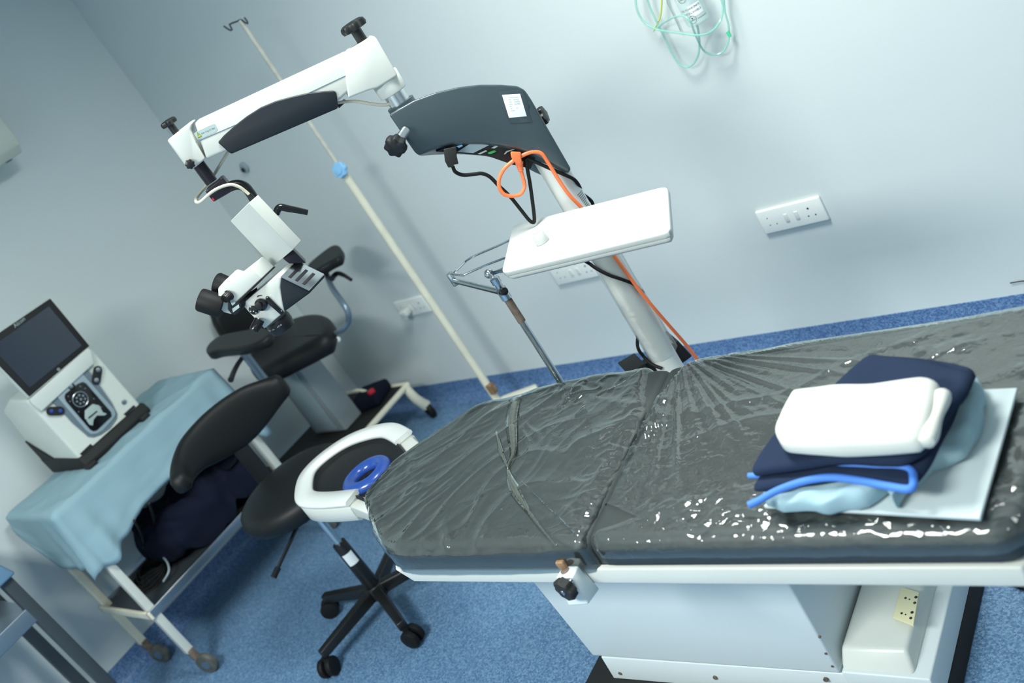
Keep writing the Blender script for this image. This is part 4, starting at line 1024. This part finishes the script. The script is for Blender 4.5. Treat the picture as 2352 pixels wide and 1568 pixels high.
# ------------------------------------------------------------------ draped trolley with machine
x0c, x1c, y0c, y1c, ztop = -4.10, -3.655, .965, 1.765, .865
CT = thing('equipment_trolley', 'cream tube trolley with shelf standing along the left wall', 'trolley', ((x0c+x1c)/2, (y0c+y1c)/2, 0))
MB().box(((x0c+x1c)/2, (y0c+y1c)/2, ztop-.012), (x1c-x0c-.01, y1c-y0c-.01, .02)).build('top_panel', 'white2', CT)
for (x, y, m_) in ((x1c-.024, y0c+.022, 'white'), (x0c+.02, y0c+.022, 'cream'), (x1c-.024, y1c-.026, 'white'), (x0c+.02, y1c-.026, 'cream')):
    MB().box((x, y, (ztop+.11)/2), (.032, .032, ztop-.11-.02), bev=.003).build('leg', m_, CT)
    d = V((.9, .35, 0)).normalized()
    MB().box((x+.01, y, .105), (.028, .028, .05), bev=.004).build('castor_fork', 'rust', CT)
    cw_ = MB().cyl(V((x+.03, y+.01, .045))-V((-d.y, d.x, 0))*.012, V((x+.03, y+.01, .045))+V((-d.y, d.x, 0))*.012, .045, n=28, bev=.005).build('castor_wheel', 'wheel', CT)
    MB().cyl(V((x+.03, y+.01, .045))-V((-d.y, d.x, 0))*.014, V((x+.03, y+.01, .045))+V((-d.y, d.x, 0))*.014, .018, n=18).build('wheel_hub', 'steel', cw_)
zs = .355
MB().box(((x0c+x1c)/2, (y0c+y1c)/2, zs-.022), (x1c-x0c-.02, y1c-y0c-.02, .012)).build('shelf', 'darktube', CT)
for (xa, ya, xb, yb_) in ((x1c-.005, y0c, x1c-.005, y1c), (x0c+.01, y0c, x0c+.01, y1c), (x0c, y0c, x1c, y0c), (x0c, y1c, x1c, y1c)):
    MB().box(((xa+xb)/2, (ya+yb_)/2, zs-.012), (abs(xb-xa)+.012, abs(yb_-ya)+.012, .034), bev=.003).build('shelf_rail', 'steel' if xa == xb else 'cream', CT)
# drape
def drape_pt(s_, t_): pass
zt_ = ztop+.004
DR = thing('drape', 'pale blue cloth draped over the trolley under the screen machine', 'cloth', ((x0c+x1c)/2, (y0c+y1c)/2, ztop))
outl = [(x0c-.02, y0c-.015), (x1c+.01, y0c-.015), (x1c+.012, y1c+.01), (x0c-.02, y1c+.012)]
n = 220
P = resample(roundpoly(outl, .012), n)
def hem(p):
    # drop below the top edge at that point of the outline
    fy = (p.y-y0c)/(y1c-y0c); fx = (p.x-x0c)/(x1c-x0c)
    if p.y < y0c-.005: d_ = .07+.18*min(1, max(0, fx)/.25)+.03*max(0, fx-.7)/.3
    elif p.x > x1c: d_ = .28-.085*min(1, fy/.3) if fy < .85 else .195+.15*(fy-.85)/.15
    elif p.y > y1c+.002: d_ = .34*fx+.05
    else: d_ = .04
    return d_
cP = sum(P, V())/n
rings = []
for k in range(14):
    f = k/13
    R_ = []
    for i, p in enumerate(P):
        q = P[(i+1) % n]-P[i-1]; nn = V((q.y, -q.x, 0)).normalized()
        if nn.dot(p-cP) < 0: nn = -nn
        nearc = math.exp(-((p-V((x1c, y0c, 0))).length/.11)**2)+.8*math.exp(-((p-V((x1c, y1c, 0))).length/.12)**2)
        fold = .003*math.sin(i*.42)*f+.020*nearc*math.sin(i*.7)*f+.008*nz((p.x, p.y, f), 7, 3)*f
        dr = hem(p)*(1+.07*nearc*math.sin(i*.7+1))
        R_.append(V((p.x, p.y, zt_))+nn*(.004+fold+.012*f) - V((0, 0, dr*f)))
    rings.append(R_)
rings.reverse()
for k in range(1, 26):
    f = 1-k/25.4
    R_ = []
    for p in P:
        q = V((cP.x+(p.x-cP.x)*f, cP.y+(p.y-cP.y)*f, zt_+.002))
        q.z += .006*crease(q, .9, 6, 2.5, .5)+.005*crease(q, 2.0, 5, 7.5, .5)+.003*nz(q, 18, 6)+.003
        R_.append(q)
    rings.append(R_)
b = MB(); b.loft(rings, cap=False); o = b.build('drape_cloth', 'cloth_blue', DR, ang=180)
md = o.modifiers.new('thick', 'SOLIDIFY'); md.thickness = .0015
# machine
xf = -3.80
DV = thing('eye_surgery_console', 'white eye surgery console with tilted dark screen on the draped trolley', 'machine', (-3.95, 1.36, zt_))
zd = zt_+.012
def FX(px, py, o=0.): return PX(px, py, xf+o)
ya, yb2 = 1.20, 1.515; zt2 = 1.21
prof = [(-4.14, zd+.02), (xf-.0, zd+.02), (xf+.0, zd+.06), (xf-.005, zt2), (-3.96, zt2+.02), (-4.10, zt2-.02), (-4.15, zd+.12)]
MB().hexa([V((x, ya, z)) for x, z in prof], [V((x, yb2, z)) for x, z in prof], bev=.012).build('console_body', 'devwhite', DV)
prof = [(-4.13, zd-.008), (xf+.015, zd-.008), (xf+.028, zd+.01), (xf+.012, zd+.045), (-4.14, zd+.07)]
MB().hexa([V((x, ya-.008, z)) for x, z in prof], [V((x, yb2+.008, z)) for x, z in prof], bev=.008).build('console_base', 'blackmatte', DV)
for (px, py) in ((215, 1075), (335, 965)):
    p = FX(px, py, .03); MB().box((xf+.03, p.y, zd+.003), (.05, .04, .022), bev=.006).build('foot', 'blackmatte', DV)
MB().prism([V((-4.13, ya-.006, zd+.06)), V((-4.13, ya-.006, zd+.16)), V((-3.98, ya-.006, zd+.03)), V((-3.98, ya-.006, zd-.005))], (0, .012, 0)).build('side_trim', 'blackmatte', DV)
zv = lambda l: [(90+x*.19132, 780+y*.19132) for x, y in l]
def fpr(l, o, d_, m_, name, bev=.0): 
    return MB().prism([FX(x, y, o) for x, y in l], (d_, 0, 0), bev).build(name, m_, DV)
fpr(zv([(160, 620), (560, 330), (720, 545), (870, 760), (935, 890), (930, 950), (850, 1060), (740, 1140), (650, 1172), (590, 1165), (400, 1000), (300, 890), (180, 770), (120, 700)]), .001, .003, 'devdark', 'fascia')
fpr(zv([(160, 625), (480, 365), (900, 840), (915, 900), (880, 960), (760, 1090), (690, 1130), (620, 1135), (560, 1090)]), .003, .005, 'devgrey', 'fascia_plate', .002)
cbay = fpr(zv([(300, 690), (310, 650), (460, 530), (520, 505), (560, 525), (860, 870), (868, 920), (690, 1090), (650, 1100), (610, 1080), (320, 740)]), .007, .004, 'blackgloss', 'cassette_bay', .002)
def fdisc(x, y, r, o, h, m_, name, n=28):
    (a_, b_), = zv([(x, y)]); p = FX(a_, b_, o)
    return MB().cyl(p, p+V((h, 0, 0)), r, n=n, bev=min(.001, h*.3)).build(name, m_, DV)
fdisc(388, 565, .0125, .006, .005, 'blackgloss', 'latch'); fdisc(382, 562, .008, .010, .003, 'steel', 'latch_button')
(a_, b_), = zv([(495, 715)]); p = FX(a_, b_, .012)
MB().tube([p+V((0, math.cos(k*PI/12)*.0285, math.sin(k*PI/12)*.0285)) for k in range(24)], .0022, n=8, sub=1, cyc=True).build('pump_ring', 'steel', cbay)
rm = MB()
for k in range(7):
    a_ = k*2*PI/7+.3; rm.cyl(p+V((-.001, math.cos(a_)*.016, math.sin(a_)*.016)), p+V((.004, math.cos(a_)*.016, math.sin(a_)*.016)), .0042, n=12)
rm.cyl(p, p+V((.005, 0, 0)), .005, n=12); rm.build('pump_rollers', 'steel', cbay)
fpr(zv([(545, 850), (640, 770), (720, 790), (760, 870), (810, 890), (780, 910), (690, 910), (650, 960), (640, 1030), (600, 1020), (545, 940)]), .011, .004, 'silver', 'cassette_plate', .001)
fpr(zv([(585, 935), (690, 850), (700, 865), (597, 950)]), .015, .001, 'slot', 'cassette_slot')
pm = MB()
for x, y in ((345, 680), (490, 560), (548, 585), (652, 708), (740, 810), (470, 865), (365, 740), (565, 965)):
    (a_, b_), = zv([(x, y)]); q = FX(a_, b_, .011); pm.cyl(q, q+V((.004, 0, 0)), .0022, n=8)
pm.build('guide_pins', 'steel', cbay)
for (x0_, y0_), (x1_, y1_), cols in (((700, 365), (680, 490), 'steel'), ((138, 858), (245, 855), 'bluegel')):
    (a_, b_), (c_, d_) = zv([(x0_, y0_), (x1_, y1_)]); p0_ = FX(a_, b_, .004); p1_ = FX(c_, d_, .004)
    ax_ = (p1_-p0_).normalized(); pr = V((0, -ax_.z, ax_.y)); r_ = .0165
    ol = [p0_+(-ax_*math.sin(t)+pr*math.cos(t))*r_ for t in [PI*k/10 for k in range(11)]]+[p1_+(ax_*math.sin(t)-pr*math.cos(t))*r_ for t in [PI*k/10 for k in range(11)]]
    pp_ = MB().prism(ol, (.006, 0, 0), bev=.001).build('port_panel', 'blackmatte', DV)
    for q in (p0_, p1_): MB().cyl(q+V((.006, 0, 0)), q+V((.010, 0, 0)), .0095 if cols == 'steel' else .007, n=20, bev=.001).build('port', cols, pp_)
fdisc(1015, 748, .0095, .001, .005, 'steel', 'power_button')
for L in ([(1010, 895), (1130, 785), (1155, 805), (1040, 915)], [(485, 1370), (610, 1250), (640, 1270), (510, 1390)]):
    fpr(zv(L), -.001, .003, 'slot', 'vent_slot')
# hinge and screen
fpr([(64, 918), (72, 930), (92, 945), (212, 836), (206, 806), (198, 800)], -.004, .02, 'devwhite', 'hinge_bar', .004)
sbz = MB().prism([PX(x, y, xf+.012) for x, y in ((116, 684), (207, 794), (68, 912), (-47, 794))], (-.028, 0, 0), bev=.004).build('screen_bezel', 'blackmatte', DV)
MB().prism([PX(x, y, xf+.0105) for x, y in ((117, 682), (209, 794), (68, 914), (-49, 794))], (-.030, 0, 0), bev=.004).build('screen_back', 'devwhite', sbz)
MB().prism([PX(x, y, xf+.0128) for x, y in ((112, 703), (188, 793), (68, 890), (-20, 797))], (.0006, 0, 0)).build('screen_glass', 'screen', sbz)
A = PX(35, 753, xf+.0136); B_ = PX(56, 736, xf+.0136); C_ = PX(30, 742, xf+.0136)
MB().text('Alcon', A, B_-A, C_-A, .021).build('screen_logo', 'silver', sbz)
p = PX(134, 848, xf+.013); MB().cyl(p, p+V((.002, 0, 0)), .006, n=16).build('screen_button', 'steel', sbz)

# navy clothes and cables on the shelf
zsh = zs-.014
ol = [(372, 1175), (392, 1140), (450, 1112), (520, 1080), (566, 1066), (590, 1085), (575, 1130), (520, 1180), (460, 1215), (400, 1225)]
NV = thing('navy_bundle', 'crumpled dark navy clothes heaped on the lower trolley shelf', 'clothes', (-3.85, 1.45, zs-.012))
MB().slab([(-4.05, 1.22), (-3.86, 1.18), (-3.72, 1.26), (-3.69, 1.45), (-3.70, 1.68), (-3.84, 1.735), (-4.02, 1.70), (-4.07, 1.45)], zs-.014, zs+.16, .09, n=160, inner=34, disp=lambda p: V((nz(p, 8, 12)*.03, nz(p, 8, 17)*.03, nz(p, 7, 21)*.035+.03*crease(p, .5, 6, 3., .4)+.02*crease(p, 1.7, 9, 8., .4))), rbot=.0).build('bundle_cloth', 'cloth_dark', NV, ang=80)
MB().tube([PZ(x, y, zs+.02) for x, y in ((378, 1246), (400, 1254), (420, 1250), (450, 1234), (484, 1216))], .006, n=8, sub=5).build('bundle_trim', 'piping', NV)
CB = thing('cable_coil', 'coiled dark cables on the near end of the trolley shelf', 'cable', PZ(335, 1310, zs))
cm = MB()
cc_ = PZ(335, 1318, zs+.02)
for k in range(5):
    r_ = .085-.006*k
    cm.tube([V((cc_.x+r_*(1.05+.1*math.sin(k))*math.cos(t), min(cc_.y+r_*1.0*math.sin(t)+.01*k, 1.5), zs-.008+.008*k+.006*math.sin(3*t+k))) for t in [i*PI/10 for i in range(20)]], .0055, n=8, sub=3, cyc=True)
cm.build('coil', 'rubber', CB)
gm_ = MB()
gm_.tube([PZ(x, y, z) for x, y, z in ((312, 1290, zs+.01), (330, 1275, zs+.04), (355, 1270, zs+.05), (380, 1285, zs+.04), (388, 1310, zs+.02), (375, 1335, zs))], .004, n=8, sub=5)
gm_.build('grey_lead', 'devgrey', CB)
um = MB()
for pts in ([(308, 1195, .70), (322, 1220, .60), (330, 1245, .50), (328, 1268, zs+.03)], [(342, 1155, .74), (352, 1185, .62), (356, 1215, .48), (352, 1245, zs+.02)]):
    um.tube([PX(x, y, -4.0) if False else PZ(x, y, z) for x, y, z in pts], .005, n=8, sub=5)
um.build('riser_lead', 'rubber', CB)

# ------------------------------------------------------------------ round stool beside the table
sc_ = V((-2.89, 1.365, 0))
SL = thing('surgeon_stool', 'black round stool with curved torso rest and five-legged castor base', 'stool', sc_)
MB().lathe(sc_+V((0, 0, .525)), (0, 0, 1), [(0, .15), (.01, .185), (.03, .203), (.055, .207), (.075, .200), (.088, .18), (.094, .14), (.095, .05), (.0951, .005)], n=64).build('seat', 'leather', SL, ang=80)
MB().box(sc_+V((0, 0, .512)), (.16, .16, .02)).build('seat_plate', 'black', SL)
MB().cyl(sc_+V((0, 0, .30)), sc_+V((0, 0, .51)), .0145, n=24).build('gas_piston', 'chrome', SL)
MB().cyl(sc_+V((0, 0, .10)), sc_+V((0, 0, .325)), .027, .025, n=28, bev=.003).build('column_sleeve', 'black', SL)
cd = V((-sc_.x, -sc_.y, 0)).normalized()
aq = math.atan2(cd.y, cd.x)
rings = [[sc_+V((math.cos(aq-.85+1.5*i/10)*.0268, math.sin(aq-.85+1.5*i/10)*.0268, z)) for i in range(11)] for z in (.235, .285)]
b = MB(); b.loft(rings, cap=False, close=False); b.build('sleeve_label', 'paper', SL)
MB().lathe(sc_+V((0, 0, .065)), (0, 0, 1), [(0, .03), (.005, .038), (.045, .036), (.055, .03)], n=28).build('base_hub', 'black', SL)
for k in range(5):
    a_ = math.radians(-99+72*k); d = V((math.cos(a_), math.sin(a_), 0)); nn = V((-d.y, d.x, 0))
    e_ = sc_+d*.285
    MB().hexa([sc_+d*.02+nn*.021+V((0, 0, .072)), sc_+d*.02-nn*.021+V((0, 0, .072)), e_-nn*.017+V((0, 0, .066)), e_+nn*.017+V((0, 0, .066))], [sc_+d*.02+nn*.017+V((0, 0, .116)), sc_+d*.02-nn*.017+V((0, 0, .116)), e_-nn*.014+V((0, 0, .098)), e_+nn*.014+V((0, 0, .098))], bev=.005).build('base_leg', 'black', SL)
    ww = V((math.cos(a_+.6), math.sin(a_+.6), 0)); w2 = V((-ww.y, ww.x, 0))
    c_ = e_+ww*.01+V((0, 0, .034))
    for sgn in (-1, 1):
        MB().cyl(c_+w2*sgn*.006, c_+w2*sgn*.027, .034, n=24, bev=.005).build('castor', 'rubber', SL)
    MB().cyl(e_+V((0, 0, .03)), e_+V((0, 0, .07)), .012, n=12).build('castor_stem', 'black', SL)
lv0 = PZ(715, 1198, .49); 
l1 = PZ(628, 1326, .42)
MB().tube([sc_+V((-.0, -.02, .50)), V((l1.x, l1.y, .42))], .0065, n=10, sub=1).build('height_lever', 'black', SL)
dl = (V((l1.x, l1.y, .42))-(sc_+V((0, -.02, .50)))).normalized()
MB().tube([V((l1.x, l1.y, .42))-dl*.035, V((l1.x, l1.y, .42))], .0105, n=12, sub=1).build('lever_knob', 'blackgloss', SL)
# torso rest
cl = [(416, 1118), (420, 1084), (445, 1042), (490, 1005), (540, 968), (585, 930), (625, 900), (656, 878)]
hgt = [.032, .046, .066, .086, .094, .082, .058, .040]
zb_ = [.77, .775, .78, .785, .79, .795, .80, .80]
P0 = [PZ(x, y, z) for (x, y), z in zip(cl, zb_)]
xs = [-3.08, -3.15, -3.19, -3.20, -3.195, -3.18, -3.15, -3.11]
P0 = [PX(x, y, xx) for (x, y), xx in zip(cl, xs)]
PP = smooth(P0, 6); hh_ = smooth([V((h, 0, 0)) for h in hgt], 6)
rings = []
N = len(PP)
for i, p in enumerate(PP):
    d = (PP[min(i+1, N-1)]-PP[max(i-1, 0)]).normalized()
    side = d.cross(V((0, 0, 1))).normalized(); upv = side.cross(d).normalized()
    e_ = min(1, math.sqrt(max(0., 1-(abs(2*i/(N-1)-1))**10)) +.25)
    rings.append([p+upv*(hh_[i].x*e_)*(abs(math.cos(t))**.75*(1 if math.cos(t) > 0 else -1))+side*.030*e_*(abs(math.sin(t))**.75*(1 if math.sin(t) > 0 else -1)) for t in [2*PI*k/24 for k in range(24)]])
b = MB(); b.loft(rings); b.build('torso_rest', 'leather', SL, ang=80)
mid = PP[N//2]
MB().hexa([sc_+V((-.12, .02, .505)), sc_+V((-.12, .07, .505)), V((mid.x+.01, mid.y+.03, .505)), V((mid.x+.01, mid.y-.02, .505))], [sc_+V((-.12, .02, .522)), sc_+V((-.12, .07, .522)), V((mid.x+.01, mid.y+.03, .522)), V((mid.x+.01, mid.y-.02, .522))]).build('rest_bar', 'black', SL)
MB().hexa([V((mid.x+.012, mid.y-.022, .505)), V((mid.x+.012, mid.y+.03, .505)), V((mid.x-.02, mid.y+.03, .505)), V((mid.x-.02, mid.y-.022, .505))], [V((mid.x+.012, mid.y-.022, mid.z)), V((mid.x+.012, mid.y+.03, mid.z)), V((mid.x-.015, mid.y+.03, mid.z)), V((mid.x-.015, mid.y-.022, mid.z))]).build('rest_bar', 'black', SL)

# ------------------------------------------------------------------ steel stand cut by the left frame edge
xg = -3.70
g0_ = PX(0, 1335, xg); g1_ = PX(240, 1552, xg)
LT = thing('steel_side_stand', 'dark grey tube stand with shelf at the lower left edge', 'stand', (xg, g1_.y, 0))
yl = (g0_.y+g1_.y)/2
for (x, y, zt3) in ((xg, yl, .90), (xg-.34, yl, .90), (xg, yl-.6, .90), (xg-.34, yl-.6, .90)):
    MB().box((x, y, (zt3+.07)/2), (.042, .042, zt3-.07), bev=.004).build('leg', 'darktube', LT)
    MB().cyl((x-.012, y, .035), (x+.012, y, .035), .034, n=20, bev=.004).build('castor', 'rubber', LT)
zs2 = PX(60, 1392, xg).z
MB().box((xg-.17, yl-.3, zs2-.03), (.38, .60, .06), bev=.004).build('shelf', 'bluesteel', LT)
MB().box((xg-.17, yl-.3, .905), (.40, .66, .02), bev=.004).build('top_panel', 'darktube', LT)
bq = PX(2, 1296, xg)
BT = thing('spray_bottle', 'blue grey bottle hooked on the tube stand at the left edge', 'bottle', (bq.x, yl-.01, bq.z-.05))
MB().hexa([V((xg-.01, yl-.06, bq.z-.045)), V((xg+.05, yl-.06, bq.z-.045)), V((xg+.05, yl+.035, bq.z-.045)), V((xg-.01, yl+.035, bq.z-.045))], [V((xg+.0, yl-.05, bq.z+.07)), V((xg+.04, yl-.05, bq.z+.07)), V((xg+.04, yl+.0, bq.z+.07)), V((xg+.0, yl+.0, bq.z+.07))], bev=.01).build('bottle_body', 'bluetray', BT)
fcx = PZ(205, 1566, .02)
FC = thing('floor_cable', 'black cable coiled on the floor at the bottom left corner', 'cable', (fcx.x, fcx.y, 0))
fm = MB()
q_ = PZ(205, 1560, .08)
for k in range(3):
    r_ = .07-.012*k
    fm.tube([V((-4.0+.0+r_*math.cos(t)+.01*k, .74+r_*math.sin(t), .012+.012*k)) for t in [i*PI/8 for i in range(16)]], .007, n=8, sub=3, cyc=True)
fm.build('coil', 'rubber', FC)

e_ = [PZ(x, y, .008) for x, y in ((2322, 1335), (2340, 1345), (2352, 1350), (2400, 1362))]
ft = thing('floor_lead', 'short black lead on the floor beyond the right end of the table', 'cable', e_[1])
MB().tube(e_, .006, n=8, sub=5).build('lead', 'rubber', ft)
e_ = [PY(x, y, YB-.004) for x, y in ((2320, 650), (2336, 647), (2352, 645), (2390, 642))]
ft = thing('wall_wire', 'thin dark wire on the wall above the cove at the right edge', 'wire', e_[1])
MB().tube(e_, .0016, n=6, sub=5).build('wire', 'slot', ft)

# ------------------------------------------------------------------ light: ceiling panels of the room and an added fill panel
def panel(loc, size, power, spread, col=(.97, 1., .955)):
    d = bpy.data.lights.new('ceiling_or_fill_lamp', 'AREA'); d.shape = 'RECTANGLE'; d.size = size[0]; d.size_y = size[1]; d.energy = power; d.color = col; d.spread = math.radians(spread)
    o = bpy.data.objects.new('ceiling_or_fill_lamp', d); COL.objects.link(o); o.location = loc
    return o
panel((-1.25, 1.55, ZC-.02), (.6, .6), 54, 170)
panel((-1.55, -.85, ZC-.02), (1.2, .6), 112, 155)
panel((1.0, -.8, ZC-.02), (.6, .6), 17, 150)  # added fill panel, put in to brighten the microscope column and the front
w = bpy.data.worlds.new('World'); SC.world = w; w.use_nodes = True
w.node_tree.nodes['Background'].inputs[0].default_value = (.75, .85, .9, 1); w.node_tree.nodes['Background'].inputs[1].default_value = .15

# ------------------------------------------------------------------ camera
cam = bpy.data.cameras.new('camera'); co = bpy.data.objects.new('camera', cam); COL.objects.link(co)
cam.sensor_fit = 'HORIZONTAL'; cam.sensor_width = 36; cam.lens = 36*F/2352
cam.clip_start = .05
r0, r1, r2 = [V(x) for x in RR]
m = Matrix(((r0.x, -r1.x, -r2.x, 0), (r0.y, -r1.y, -r2.y, 0), (r0.z, -r1.z, -r2.z, H), (0, 0, 0, 1)))
co.matrix_world = m
cam.dof.use_dof = True; cam.dof.focus_distance = 2.28; cam.dof.aperture_fstop = 2.8
SC.camera = co
SC.view_settings.view_transform = 'Standard'; SC.view_settings.look = 'None'; SC.view_settings.gamma = 1; SC.view_settings.exposure = .08
SC.view_settings.use_curve_mapping = False
